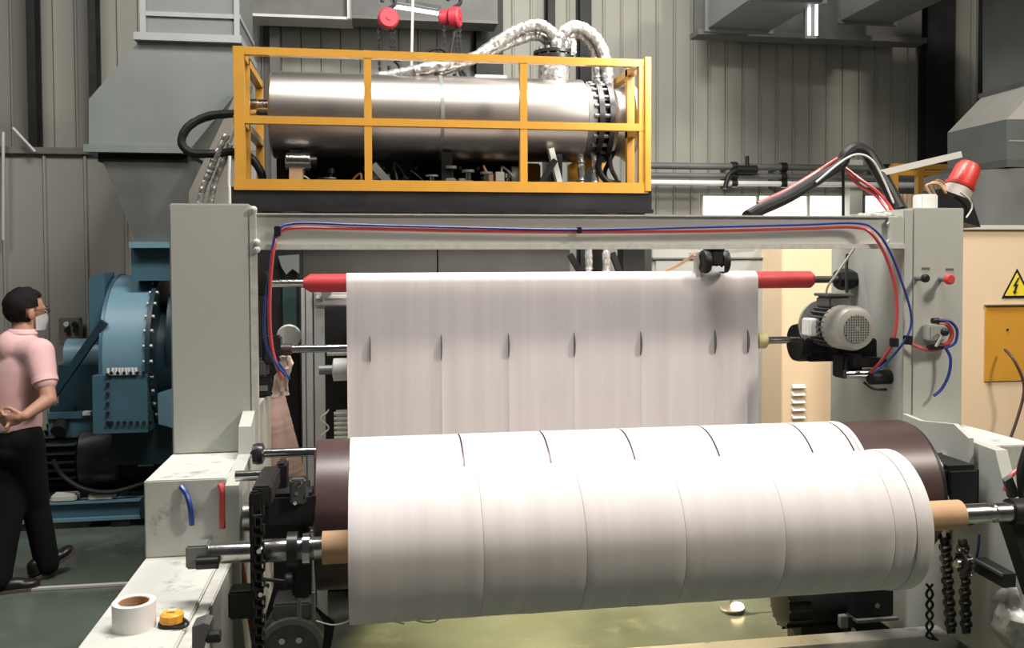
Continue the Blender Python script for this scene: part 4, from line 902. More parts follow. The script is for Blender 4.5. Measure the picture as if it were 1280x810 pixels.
# ------------------------------------------------------------------ right end: chains, bracket, wires, bag
for i, (p0, p1, lb) in enumerate((((1180, 664, 2.98), (1189, 790, 3.12), 'black drive chain hanging right of the roll, left one'), ((1203, 668, 3.0), (1208, 790, 3.14), 'black drive chain hanging right of the roll, right one'))):
    a = P(p0[0], p0[1], Y=p0[2]); b = P(p1[0], p1[1], Y=p1[2])
    roller_chain(MB(), b, a, 0.030).solo('drive_chain', 'blackm', lb, 'chain', 'drive chains at the right end')
o = P(1201, 704, Y=2.97); t = thing('chain_sprocket', 'dark chain tensioner sprocket on the right chain', 'sprocket', o)
m = MB().cyl(o, o+Vector((0.03, 0, 0)), 0.04, seg=18, bev=0.004)
for k in range(14):
    an = 2*PI*k/14; u = Vector((0, math.cos(an), math.sin(an))); m.bar(o+Vector((0.015, 0, 0))+u*0.036, o+Vector((0.015, 0, 0))+u*0.05, 0.012, 0.012)
m.build('wheel', 'blackm', t)
MB().cyl(o+Vector((-0.02, 0, 0)), o, 0.018, seg=12).build('hub', 'worn', t)
Xw = XI1-0.02
a, b = P(1224, 705, X=Xw), P(1262, 726, X=Xw)
t = thing('angle_bracket', 'dark slanted angle bracket on the right side plate', 'bracket', b)
MB().bar(a, b, 0.05, 0.05).build('bar', 'black', t); MB().bar(a+Vector((-.028, 0, .022)), b+Vector((-.028, 0, .022)), 0.008, 0.01).build('lip', 'motord', t)
a, b = P(1176, 571, Y=3.3), P(1222, 571, Y=3.3)
t = thing('tie_bar', 'chrome bar with black collar beside the right end of the drum', 'bar', (a.x, 3.3, a.z))
MB().cyl((a.x, 3.3, a.z), (XI1, 3.3, a.z), 0.0175, seg=20).build('bar', 'chrome', t)
MB().cyl((b.x-0.06, 3.3, a.z), (b.x+0.02, 3.3, a.z), 0.03, seg=20, bev=0.005).build('collar', 'blackm', t)
for i in range(2):
    MB().tube([P(1162+4*(-1)**(k+i), 730+k*13, Y=3.1) for k in range(6)]+[P(1172, 800, Y=3.12)], 0.005, seg=6).solo('twisted_wire', 'black', ('thin black twisted wire right of the roll, left one at its top', 'thin black twisted wire right of the roll, right one at its top')[i], 'wire', 'pair of twisted wires right of the roll')
MB().tube([P(1224, 668, X=Xw), P(1222, 690, X=Xw), P(1216, 712, X=Xw)], 0.005).solo('air_hose', 'blueh', 'thin dark blue hose on the right side plate', 'hose')
# right arm head
Yq = YO-0.02; o = P(1274, 640, Y=Yq)
t = thing('shaft_support', 'black support holding the right end of the winding shaft', 'support', (o.x+0.05, Yq, 0.4))
MB().ring((P(1262, 640, Y=YO).x, YO, ZO), (1, 0, 0), 0.044, 0.0335, 0.09).build('clamp_ring', 'black', t)
MB().prism([P(1256, 602, Y=YO+.1), P(1266, 596, Y=YO+.1), P(1275, 620, Y=YO+.1), P(1262, 625, Y=YO+.1)], (0.02, 0.04, 0)).build('lug', 'galvd', t)
MB().bar((o.x+0.0, YO+0.02, ZO-0.03), (o.x+0.12, YO+0.05, ZO-0.30), 0.05, 0.06).build('lever', 'black', t)
MB().tube([P(1256, 614, Y=2.85), P(1262, 598, Y=2.85), P(1272, 588, Y=2.85), P(1290, 584, Y=2.85)], 0.008).solo('air_hose', 'redh', 'red hose curving behind the right shaft end at the frame edge', 'hose')
MB().tube([P(1285, 560, Y=2.8), P(1277, 590, Y=2.8), P(1280, 625, Y=2.8)], 0.016).solo('air_hose', 'black', 'black hose at the right photo edge above the shaft', 'hose')
# crumpled bag bottom right
o = P(1272, 772, Y=2.95)
m = MB(); bmesh.ops.create_icosphere(m.bm, subdivisions=4, radius=1, matrix=Matrix.Translation(o) @ Matrix.Diagonal((0.075, 0.09, 0.11, 1)))
from mathutils import noise as mnoise
for v_ in m.bm.verts:
    d = (v_.co-o); n_ = mnoise.noise(d*22)*0.30+mnoise.noise(d*50)*0.12; v_.co = o+d*(1+n_)
K['bag'] = mat('thin_plastic_bag', (0.42, 0.42, 0.38), 0.3, var=0.15, scale=14, bump=0.4, bscale=30)
m.solo('plastic_bag', 'bag', 'crumpled translucent grey bag on the lower right frame', 'bag')
# dark drive units low behind the roll
a, b = P(972, 735, Y=3.75), P(1062, 735, Y=3.75)
zc = P(1010, 752, Y=3.75).z
t = thing('floor_motor', 'black ribbed motor lying low behind the right half of the roll', 'motor', ((a.x+b.x)/2, 3.75, zc-0.1))
MB().lathe((a.x, 3.75, zc), (1, 0, 0), [(0, 0.07), (0.01, 0.098), (0.05, 0.1), (b.x-a.x-0.03, 0.1), (b.x-a.x, 0.08)], 32).build('body', 'black', t)
m = MB()
for k in range(14):
    an = 2*PI*k/14; u = Vector((0, math.cos(an), math.sin(an))); s0 = Vector((a.x+0.01, 3.75, zc)); m.bar(s0+u*0.1, s0+u*0.1+Vector((0.10, 0, 0)), 0.010, 0.016, up=u)
m.build('ribs', 'blackm', t)
MB().box(a.x+0.08, b.x-0.05, 3.68, 3.82, 0, zc-0.08, 0.004).build('pedestal', 'black', t)
a, b = P(1066, 736, Y=3.6), P(1114, 768, Y=3.6)
t = thing('gear_unit', 'black gear unit on a bracket beside the low motor', 'gearbox', ((a.x+b.x)/2, 3.65, 0))
MB().box(a.x, b.x, 3.58, 3.72, b.z, a.z+0.06, 0.006).build('casing', 'black', t)
MB().box(a.x, b.x+0.01, 3.56, 3.74, b.z-0.012, b.z).build('base_plate', 'galvd', t)
MB().prism([P(1060, 772, Y=3.6), P(1090, 772, Y=3.6), P(1136, 800, Y=3.6), P(1060, 800, Y=3.6)], (0, 0.1, 0)).build('bracket', 'black', t)
m = MB()
for px, py in ((1095, 756), (1065, 787), (1080, 790)): q_ = P(px, py, Y=3.57); m.cyl(q_, q_+Vector((0, -0.012, 0)), 0.012, seg=8)
m.build('bolt', 'chrome', t)
o = P(1052, 792, Y=3.55); MB().box(o.x-0.015, o.x+0.02, 3.53, 3.56, zc0, o.z+0.03, 0.003).build('nut_block', 'galv', t)
# small work lamp standing on the floor behind the roll
o = P(915, 764, Z=0.0)
K['glow'] = mat('lamp_glow', (1, 0.9, 0.7), 0.4, emit=(1.0, 0.72, 0.38), es=12)
t = thing('floor_work_lamp', 'small warm work lamp on the floor under the roll', 'lamp', (o.x, o.y, 0))
MB().cyl((o.x, o.y, 0), (o.x, o.y, 0.02), 0.06, seg=20, bev=0.004).build('base', 'galvd', t)
MB().cyl((o.x, o.y, 0.02), (o.x, o.y, 0.1), 0.012, seg=10).build('stem', 'galvd', t)
MB().ball((o.x+0.02, o.y-0.02, 0.03), 0.035, 0.03, 0.022, seg=12).build('bulb', 'glow', t)
MB().bar((o.x+0.02, o.y, 0.08), (o.x+0.22, o.y+0.02, 0.13), 0.008, 0.01).build('handle', 'galvd', t)

# unseen lamp added on the die housing to make the warm floor patch
o = Vector((0.95, 4.80, 1.05))
t = thing('added_floor_lamp', 'added warm lamp on the machine housing, lighting the floor behind the web', 'lamp', o)
MB().box(o.x-0.02, o.x+0.02, o.y, 4.9, o.z+0.04, o.z+0.07).build('arm', 'blackm', t)
MB().lathe(o+Vector((0, 0, 0.05)), (0, 0, -1), [(0, 0.03), (0.02, 0.04), (0.06, 0.08), (0.062, 0.07), (0.03, 0.03)], 24).build('shade', 'blackm', t)
MB().ball(o+Vector((0, 0, 0.015)), 0.02, seg=10).build('bulb', 'glow', t)
l = bpy.data.lights.new('added_floor_spot', 'SPOT'); l.energy = 430; l.color = (1.0, 0.80, 0.48); l.spot_size = math.radians(95); l.spot_blend = 0.25; l.shadow_soft_size = 0.02  # spot added for the warm pool of light on the floor
lo = bpy.data.objects.new('added_floor_spot', l); COL.objects.link(lo); lo.location = o+Vector((0, 0, -.03)); lo.rotation_euler = (Vector((1.0, 4.35, 0))-lo.location).to_track_quat('-Z', 'Y').to_euler()

# ------------------------------------------------------------------ cabinets behind
Y = 4.6
a, b = P(1170, 284, Y=Y), P(1420, 600, Y=Y)
t = thing('cream_cabinet', 'cream electrical cabinet behind the right column with warning sign', 'cabinet', ((a.x+b.x)/2, Y+0.3, 0))
MB().box(a.x, b.x, Y, Y+0.6, 0.05, a.z, 0.005).build('body', 'cream', t)
MB().box(a.x-0.01, b.x+0.01, Y-0.015, Y+0.61, a.z-0.012, a.z+0.012).build('top_lip', 'palesheet', t)
MB().box(a.x, b.x, Y+0.02, Y+0.6, 0, 0.05).build('plinth', 'dark', t)
c, d = P(1231, 382, Y=Y), P(1305, 475, Y=Y)
pn = MB().box(c.x, d.x, Y-0.008, Y, d.z, c.z, 0.002).build('amber_panel', 'amber', t)
MB().box(c.x-0.003, d.x+0.003, Y-0.02, Y, c.z, c.z+0.006).build('panel_frame', 'brownp', pn)
q_ = P(1259, 412, Y=Y-0.008); MB().cyl(q_, q_+Vector((0, -0.006, 0)), 0.006, seg=10).build('panel_screw', 'black', pn)
def tri(px, py, s, y): 
    o = P(px, py, Y=y); return [o+Vector((0, 0, s*0.62)), o+Vector((s*0.56, 0, -s*0.36)), o+Vector((-s*0.56, 0, -s*0.36))]
sg = MB().prism(tri(1271, 359, 0.17, Y-0.001), (0, -0.003, 0)).build('warning_sign', 'black', t, 'yellow and black triangular high voltage sign')
MB().prism(tri(1271, 359, 0.132, Y-0.004), (0, -0.002, 0)).build('sign_face', 'sign', sg)
o = P(1270, 357, Y=Y-0.007)
MB().prism([o+Vector(v_) for v_ in ((.012, 0, .045), (-.018, 0, -.002), (-.003, 0, -.002), (-.012, 0, -.032), (-.019, 0, -.030), (-.010, 0, -.050), (.006, 0, -.034), (-.002, 0, -.034), (.014, 0, .008), (.0, 0, .008), (.022, 0, .045))], (0, -0.002, 0)).build('lightning_bolt', 'black', sg)
MB().tube([P(1256, 437, Y=Y-.05), P(1266, 448, Y=Y-.12), P(1277, 470, Y=Y-.15), P(1280, 490, Y=Y-.15), P(1272, 522, Y=Y-.15), P(1260, 556, Y=Y-.15)], 0.008, seg=8).solo('loose_cable', 'brown', 'brown cable bending over the amber panel', 'cable')
Y = 5.6
a, b = P(815, 322, Y=Y), P(975, 560, Y=Y)
t = thing('grey_cabinet', 'grey control cabinet seen right of the web below the beam', 'cabinet', ((a.x+b.x)/2, Y+0.3, 0))
MB().box(a.x, b.x, Y, Y+0.6, 0, a.z+0.08, 0.005).build('body', 'cabg', t)
dd = MB().box(a.x+0.02, (a.x+b.x)/2-0.005, Y-0.012, Y, 0.1, a.z-0.02, 0.003).build('door', 'cabg', t)
dd = MB().box((a.x+b.x)/2+0.005, b.x-0.02, Y-0.012, Y, 0.1, a.z-0.02, 0.003).build('door', 'cabg', t)
MB().box(b.x-0.1, b.x-0.08, Y-0.03, Y-0.012, 1.5, 1.62, 0.003).build('handle', 'blackm', dd)
MB().box(a.x, b.x+0.02, Y-0.02, Y, a.z-0.01, a.z+0.0).build('top_seam', 'galvd', t)
Y = 5.3
a, b = P(978, 312, Y=Y), P(1062, 560, Y=Y)
t = thing('louvred_cabinet', 'narrow cream cabinet with louvre slots left of the drive motor', 'cabinet', ((a.x+b.x)/2, Y+0.3, 0))
MB().box(a.x, b.x, Y, Y+0.5, 0, a.z+0.05, 0.005).build('body', 'cream', t)
for k in range(6):
    o = P(998, 484+k*9.5, Y=Y); MB().prism([(o.x-0.045, Y, o.z+0.018), (o.x-0.045, Y-0.022, o.z-0.002), (o.x-0.045, Y, o.z-0.008)], (0.085, 0, 0)).build('louvre', 'palesheet', t)
# beacon and small parts on top of the right column
YT = 3.9
b0 = P(1193, 248, Y=YT); ax = (P(1213, 205, Y=YT)-P(1197, 240, Y=YT)).normalized()
t = thing('beacon_lamp', 'red dome warning beacon tilted on top of the right column', 'beacon', P(1195, 262, Y=YT))
zt = ZCOL
MB().prism([P(1163, 266, Y=YT), P(1176, 236, Y=YT), P(1215, 250, Y=YT), P(1226, 284, Y=YT)], (0, 0.14, 0)).build('base_housing', 'black', t)
MB().lathe(P(1190, 254, Y=YT+.07), ax, [(0, 0.062), (0.075, 0.066), (0.08, 0.06), (0.09, 0.06)], 32).build('frosted_body', 'frost', t)
MB().lathe(P(1190, 254, Y=YT+.07)+ax*0.085, ax, [(0, 0.068), (0.012, 0.07), (0.016, 0.063), (0.10, 0.058), (0.125, 0.045), (0.135, 0.02), (0.137, 0)], 32).build('dome', 'beacon', t)
m = MB()
for i in range(3): m.tube([P(1165+4*i, 245, Y=YT+.02*i), P(1158+6*i, 232-3*i, Y=YT+.02*i), P(1172+4*i, 230, Y=YT+.02*i), P(1182, 242, Y=YT)], 0.006, seg=6)
m.build('wire', 'kraft', t)
MB().tube([P(1200, 240, Y=YT-.02), P(1212, 250, Y=YT-.02), P(1215, 260, Y=YT-.02), P(1208, 272, Y=YT-.02)], 0.004, seg=6).build('lead', 'palesheet', t)
a, b = P(1148, 243, Y=YT-.05), P(1168, 264, Y=YT-.05)
MB().box(a.x, b.x, YT-0.08, YT, ZCOL, a.z, 0.006).solo('junction_box', 'white', 'small white junction box on top of the right column', 'box')
MB().bar(P(1098, 217, Y=3.96), P(1201, 193, Y=3.9), 0.02, 0.03).solo('pale_batten', 'palesheet', 'pale straight batten slanting up behind the beacon', 'batten')
# cable bundle arch
def arch(lb, r, dx, dy, mk, pts, seg=8):
    MB().tube([P(x_+dx, y_+dy, Y=y2) for x_, y_, y2 in pts], r, seg=seg, n=8).solo('arched_cable', mk, lb, 'cable', 'cables arching over the right end of the beam')
main = [(934, 271, 3.85), (950, 262, 3.9), (985, 246, 3.95), (1025, 222, 4.0), (1050, 206, 4.0), (1058, 192, 4.0), (1070, 185, 4.0), (1084, 192, 4.0), (1096, 212, 3.98), (1110, 236, 3.95), (1124, 262, 3.9)]
arch('thickest black cable bundle arching over the right beam end', 0.029, 0, 0, 'black', main, 10)
arch('black cable on the right flank of the cable arch', 0.019, 6, 1, 'black', main[5:])
arch('brown black cable on the left slope of the cable arch', 0.018, 1, -4, 'brown', main[:6])
arch('red cable lying along the left slope of the cable arch', 0.008, -3, -8, 'redh', [m_ for m_ in main[1:5]])
arch('thin pale cable tie looping across the cable arch', 0.005, 0, 0, 'palesheet', [(1020, 228, 3.95), (1052, 202, 3.96), (1072, 193, 3.95), (1090, 200, 3.93), (1104, 224, 3.92), (1118, 256, 3.9)])
arch('upper red cable falling to the right column top', 0.008, 0, 0, 'redh', [(1054, 208, 4.02), (1075, 224, 4.0), (1095, 238, 3.97), (1108, 252, 3.93), (1116, 264, 3.9)])
arch('lower red cable falling to the right column top', 0.008, 0, 0, 'redh', [(1052, 204, 4.05), (1070, 228, 4.02), (1094, 244, 3.98), (1104, 256, 3.94), (1112, 266, 3.9)])
MB().cyl(P(1054, 196, Y=4.0), P(1054, 272, Y=4.0), 0.007, seg=8).solo('upright_rod', 'black', 'thin black upright rod under the cable arch', 'rod')
m = MB()
for k in range(14):
    o = P(1076+k*4, 268-random.uniform(0, 5), Y=YC+0.1); m.ball((o.x, YC+0.1, bz1+0.01), random.uniform(.012, .03), 0.02, random.uniform(.008, .02), seg=6)
m.solo('rag_heap', 'cabg', 'small grey rags lying on the beam by the right column', 'rag')
# far yellow rack behind the beacon
Y = 7.8; c = P(1165, 240, Y=Y)
t = thing('yellow_rack', 'far yellow steel rack with pale slats behind the beacon', 'rack', (c.x, Y, 0))
for px in (1117, 1149, 1210):
    o = P(px, 230, Y=Y); MB().box(o.x-0.03, o.x+0.03, Y-0.03, Y+0.03, 0, P(px, 207, Y=Y).z).build('upright', 'yellow', t)
for py in (208, 216):
    a, b = P(1115, py, Y=Y), P(1213, py, Y=Y); MB().bar(a, (b.x, Y, a.z), 0.05, 0.05).build('beam', 'yellow', t)
for k in range(5):
    o = P(1122+k*6, 245, Y=Y+.1); MB().box(o.x-0.014, o.x+0.014, Y+0.05, Y+0.12, P(0, 300, Y=Y).z, P(0, 232, Y=Y).z).build('slat', 'cream', t)
# right exhaust duct
Y = 6.6
def r_(px, py, Y=Y): return P(px, py, Y=Y)
t = thing('exhaust_duct', 'galvanised duct with slanted hood and round collector at the right photo edge', 'duct', (r_(1300, 0).x, Y+0.5, 0))
D_ = (0, 0.75, 0)
MB().prism([r_(1306, 98), r_(1306, -90), r_(1440, -90), r_(1440, 98)], D_).build('upper_duct', 'galv', t)
MB().prism([r_(1303, 101), r_(1303, 95), r_(1440, 95), r_(1440, 101)], (0, 0.78, 0)).build('joint', 'galvd', t)
MB().prism([r_(1258, 149), r_(1304, 101), r_(1440, 101), r_(1440, 149)], D_).build('slanted_hood', 'palesheet', t)  # light on the slope put into the colour: paler than the duct
MB().prism([r_(1258, 149), r_(1440, 149), r_(1440, 203), r_(1258, 203)], D_).build('lower_box', 'galv', t)
q1 = r_(1254, 203); MB().box(q1.x, q1.x+1.2, Y-0.04, Y+0.8, q1.z-0.04, q1.z+0.02).build('flange', 'galvd', t)
B = r_(1258, 150); zb2 = q1.z
for k in range(3):
    o = r_(1262+k*8, 176); MB().box(o.x-0.004+0.0*k, o.x+1.0, Y-0.006, Y, o.z-0.004+0.05*k, o.z+0.004+0.05*k).build('seam', 'palesheet', t) if k == 0 else None
MB().cyl((B.x+0.35, Y+0.5, 0), (B.x+0.35, Y+0.5, zb2-0.05), 0.62, seg=40).build('collector', 'galvd', t)
# ------------------------------------------------------------------ clutter left of the web
Y = 4.55
a, b = P(318, 300, Y=Y), P(377, 600, Y=Y)
t = thing('dark_housing', 'dark machine housing seen left of the web behind the hoses', 'housing', ((a.x+b.x)/2, Y, 0))
MB().box(a.x-0.1, b.x, Y, Y+0.3, 0, a.z-0.03, 0.01).build('body', 'black', t)
MB().box(P(349, 0, Y=Y).x, P(366, 0, Y=Y).x, Y-0.01, Y, P(0, 440, Y=Y).z, P(0, 360, Y=Y).z).build('green_panel', 'green', t)
MB().prism([P(348, 320, Y=Y-.01), P(374, 318, Y=Y-.01), P(374, 342, Y=Y-.01), P(366, 336, Y=Y-.01), P(358, 343, Y=Y-.01), P(352, 334, Y=Y-.01)], (0, -0.01, 0)).build('bright_plate', 'galv', t)
c = P(361, 421, Y=Y-.03); MB().cyl(c, c+Vector((0, 0.03, 0)), 0.06, seg=28, bev=0.006).build('round_cap', 'motor', t)
Y = 4.45
t = thing('profile_frame', 'aluminium profile frame standing left behind the web', 'frame', (P(400, 0, Y=Y).x, Y, 0))
for x0_, x1_ in ((377, 381.5), (383, 391), (393, 406)):
    a = P(x0_, 450, Y=Y).x; b = P(x1_, 450, Y=Y).x; MB().box(a, b, Y, Y+0.04, 0, P(390, 360, Y=Y).z, 0.002).build('upright', 'alu', t)
a = P(381, 0, Y=Y).x; b = P(393, 0, Y=Y).x; MB().box(a, b, Y+0.012, Y+0.03, 0, P(390, 360, Y=Y).z).build('slot', 'motord', t)
a, b = P(395, 365, Y=Y-.01), P(470, 381, Y=Y-.01); MB().box(a.x, b.x, Y-0.02, Y+0.02, b.z, a.z, 0.003).build('crossbar', 'alu', t)
MB().box(a.x, b.x, Y-0.03, Y-0.02, a.z-0.03, a.z-0.018).build('crossbar_rib', 'palesheet', t)
o = P(404, 376, Y=Y-.03); MB().prism([o, o+Vector((.04, 0, .03)), o+Vector((.04, 0, .045)), o+Vector((-.01, 0, .045))], (0, -.01, 0)).build('corner_gusset', 'galvd', t)
a, b = P(405, 383, Y=4.56), P(440, 560, Y=4.56); MB().box(a.x, b.x, 4.56, 4.62, b.z, a.z).build('dark_backing', 'dark', t)
zz = P(415, 441, Y=4.3).z; MB().cyl((P(404, 0, Y=4.3).x, 4.3, zz), (0.1, 4.3, zz), 0.014, seg=14).build('white_rod', 'white', t)
o = P(424, 462, Y=4.2)
t = thing('white_bobbin', 'white plastic roller end peeking out left of the web, upper one', 'roller', (o.x, 4.2, o.z-0.05), 'white roller ends left of the web')
MB().lathe((o.x-0.03, 4.2, o.z), (1, 0, 0), [(0, 0.03), (0.005, 0.052), (0.12, 0.052)], 28).build('roller', 'white', t)
MB().cyl((o.x-0.09, 4.2, o.z), (o.x-0.03, 4.2, o.z), 0.022, seg=14).build('journal', 'galv', t)
o = P(426, 532, Y=4.2)
t = thing('white_bobbin', 'ribbed white plastic coil left of the web, lower one', 'roller', (o.x, 4.2, o.z-0.06), 'white roller ends left of the web')
m = MB()
for k in range(6): m.cyl((o.x-0.03, 4.2, o.z+0.055-k*0.022), (o.x+0.08, 4.2, o.z+0.055-k*0.022), 0.009, seg=10)
m.build('coil_rib', 'white', t)
MB().box(o.x-0.02, o.x+0.06, 4.2, 4.22, o.z-0.07, o.z+0.07).build('backing', 'white', t)
MB().tube([P(406+5*math.cos(k*1.1), 512+k*4, Y=4.3) for k in range(9)], 0.004, seg=6).solo('coiled_wire', 'palesheet', 'thin curly wire beside the white coil', 'wire')
Y = 4.25; a, b = P(319, 494, Y=Y), P(357, 600, Y=Y)
t = thing('pink_cover', 'pinkish fabric covered air bag left of the web behind the column', 'cover', ((a.x+b.x)/2, Y, 0.6))
c = Vector(((a.x+b.x)/2, Y, 0)); MB().tube([(c.x-0.01+0.012*k, Y, a.z-0.06*k) for k in range(9)], lambda f: 0.075+0.012*min(1, f*1.6), seg=24, lump=0.015).build('cover', 'pinkp', t)
MB().ring((c.x-0.01, Y, a.z-0.005), (0, 0, 1), 0.078, 0.06, 0.012).build('cover_rim', 'pinkp', t)
Y = 3.98; a, b = P(319, 474, Y=Y), P(342, 494, Y=Y)
t = thing('bearing_block', 'black bearing block on the left column inner side', 'bearing', ((a.x+b.x)/2, Y, b.z))
MB().box(a.x, b.x, Y-0.04, Y+0.04, b.z, a.z, 0.008).build('block', 'black', t)
MB().box(a.x+0.02, b.x-0.02, Y-0.044, Y-0.04, (a.z+b.z)/2-0.01, (a.z+b.z)/2+0.012).build('label_plate', 'galvd', t)
a, b = P(318, 448, Y=Y), P(336, 470, Y=Y); MB().box(a.x, b.x, Y-0.03, Y+0.03, b.z, a.z, 0.01).build('upper_bracket', 'motord', t)
Y = 3.8; o = P(354, 468, Y=Y)
m = MB().box(o.x-0.030, o.x+0.030, o.y-0.02, o.y+0.02, o.z-0.085, o.z+0.075)
bmesh.ops.subdivide_edges(m.bm, edges=list(m.bm.edges), cuts=9, use_grid_fill=True)
for v_ in m.bm.verts:
    d = (v_.co-o); f_ = 1-0.35*max(0, d.z/0.075)
    v_.co = o+Vector((d.x*f_+0.012*mnoise.noise(d*40)+0.012*math.sin(d.z*30), d.y+0.012*mnoise.noise(d*50+Vector((5, 0, 0))), d.z+0.006*mnoise.noise(d*40+Vector((0, 9, 0)))))
K['parcel'] = mat('paper_parcel', (0.40, 0.31, 0.25), 0.5, var=0.5, scale=18, bump=0.3, bscale=25)
m.solo('paper_bundle', 'parcel', 'crumpled pinkish paper bundle hanging below the hoses at the left', 'bundle')
MB().tube([P(347, 452, Y=3.72), P(354, 462, Y=3.72), P(362, 474, Y=3.72)], 0.005).solo('air_hose', 'blueh', 'short blue hose end on the paper bundle', 'hose')

# ------------------------------------------------------------------ tape and tape measure on the left beam
o = P(168, 790, Z=ZTAB); o = P(168, 784, Z=ZTAB)
t = thing('tape_roll', 'roll of white adhesive tape standing on the dusty left beam', 'tape', (o.x, o.y, ZTAB))
MB().ring((o.x, o.y, ZTAB), (0, 0, 1), 0.056, 0.041, 0.072, 48).build('tape', 'white', t)
MB().ring((o.x, o.y, ZTAB-0.0), (0, 0, 1), 0.0415, 0.038, 0.0705, 48).build('card_core', 'kraft', t)
o = P(215, 781, Z=ZTAB)
t = thing('tape_measure', 'small orange tape measure with black trim on the left beam', 'tape measure', (o.x, o.y, ZTAB))
MB().lathe((o.x, o.y, ZTAB+0.006), (0, 0, 1), [(0, 0.026), (0.004, 0.032), (0.024, 0.031), (0.03, 0.025), (0.03, 0)], 10).build('case', 'orange', t)
MB().ring((o.x, o.y, ZTAB), (0, 0, 1), 0.036, 0.02, 0.008, 24).build('rubber_rim', 'black', t)
MB().box(o.x-0.012, o.x+0.012, o.y-0.008, o.y+0.012, ZTAB+0.036, ZTAB+0.041, 0.002).build('lock_button', 'ivory', t)
MB().tube([(o.x+0.03, o.y-0.005, ZTAB+0.018), (o.x+0.046, o.y-0.02, ZTAB+0.01), (o.x+0.04, o.y-0.035, ZTAB+0.006), (o.x+0.01, o.y-0.04, ZTAB+0.006)], 0.004).build('wrist_strap', 'black', t)

# ------------------------------------------------------------------ the man on the left
def fuse(mb, name, m, parent, voxel, smooth=4, label=None):
    """union of overlapping shapes into one continuous skin (voxel remesh), applied"""
    off = ORG[parent.name]; me = mb.mesh(name, off); o = bpy.data.objects.new('tmp', me); COL.objects.link(o)
    r = o.modifiers.new('r', 'REMESH'); r.mode = 'VOXEL'; r.voxel_size = voxel
    s = o.modifiers.new('s', 'SMOOTH'); s.iterations = smooth; s.factor = 0.5
    dg = bpy.context.evaluated_depsgraph_get(); me2 = bpy.data.meshes.new_from_object(o.evaluated_get(dg))
    bpy.data.objects.remove(o); me2.name = name; me2.materials.clear(); me2.materials.append(K[m])
    for p in me2.polygons: p.use_smooth = True
    ob = bpy.data.objects.new(name, me2); COL.objects.link(ob); ob.parent = parent; ORG[ob.name] = off
    if label: ob['label'] = label
    return ob
def limb(mb, pts, rs, seg=16):
    for i in range(len(pts)-1):
        a, b = Vector(pts[i]), Vector(pts[i+1]); L = (b-a).length; n = 5
        mb.lathe(a, b-a, [(L*k/n, rs[i]+(rs[i+1]-rs[i])*k/n) for k in range(n+1)], seg)
    for p, r in zip(pts, rs): mb.ball(p, r, seg=seg)
    return mb
fl = P(14, 742, Z=0.0); fr_ = P(64, 722, Z=0.0)
Yp = (fl.y+fr_.y)/2
def H(px, py, dy=0.0): return P(px, py, Y=Yp+dy)
man = thing('person', 'man in pink polo shirt and black trousers walking with hands clasped behind him', 'person', ((fl.x+fr_.x)/2, Yp, 0))
th = math.radians(38); fwd = Vector((math.sin(th), math.cos(th), 0)); rgt = Vector((math.cos(th), -math.sin(th), 0))
yawR = Matrix((rgt, fwd, Vector((0, 0, 1)))).transposed()
pelvis, waist, chest, neck = H(19, 548), H(20, 515), H(23, 458), H(29, 412)
shR, shL = chest+rgt*0.185+Vector((0, 0, .085)), chest-rgt*0.185+Vector((0, 0, .085))
elR, wrR, haR = H(61, 499, -.20), H(31, 520, -.30), H(18, 524, -.30)
elL, wrL, haL = chest-rgt*0.28-fwd*0.12+Vector((0, 0, -.20)), H(-6, 515, -.24), H(6, 522, -.27)
hipR, hipL = pelvis+rgt*0.09, pelvis-rgt*0.09
knR = H(44, 632, .10); anR = Vector((fr_.x-0.02, fr_.y, 0.10))
knL = H(12, 640, -.02); anL = Vector((fl.x-0.07, fl.y+0.02, 0.09))
hd = H(31, 389, 0.02)
hth = math.radians(44); hf = Vector((math.sin(hth), math.cos(hth), 0)); hr_ = Vector((math.cos(hth), -math.sin(hth), 0))
hM = Matrix((hr_, hf, Vector((0, 0, 1)))).transposed()
b = MB()
b.ball(hd+Vector((0, 0, .02)), 0.078, 0.098, 0.098, 24, hM)                       # skull
b.ball(hd+hf*0.03+Vector((0, 0, -.05)), 0.060, 0.068, 0.075, 20, hM)              # jaw
b.ball(hd+hf*0.104+Vector((0, 0, -.018)), 0.013, 0.02, 0.026, 12, hM)             # nose
b.ball(hd+hf*0.088+Vector((0, 0, .018)), 0.052, 0.014, 0.012, 12, hM)             # brow
for s in (-1, 1):
    b.ball(hd+hr_*(0.080*s)-hf*0.005+Vector((0, 0, -.012)), 0.012, 0.022, 0.034, 12, hM)     # ears
    b.ball(hd+hf*0.082+hr_*(0.032*s)+Vector((0, 0, .0)), 0.016, 0.012, 0.011, 10, hM)        # eye mounds
limb(b, [neck+Vector((0, 0, -.05)), hd+Vector((0, 0, -.05))-hf*0.01], [0.068, 0.056])
limb(b, [pelvis, waist, chest, neck+Vector((0, 0, -.05))], [0.10, 0.09, 0.10, 0.06])
limb(b, [chest+Vector((0, 0, .06)), shR, elR, wrR], [0.06, 0.050, 0.040, 0.026]); limb(b, [chest+Vector((0, 0, .06)), shL, elL, wrL], [0.06, 0.050, 0.040, 0.026])
limb(b, [pelvis, hipR, knR, anR], [0.08, 0.075, 0.05, 0.035]); limb(b, [pelvis, hipL, knL, anL], [0.08, 0.075, 0.05, 0.035])
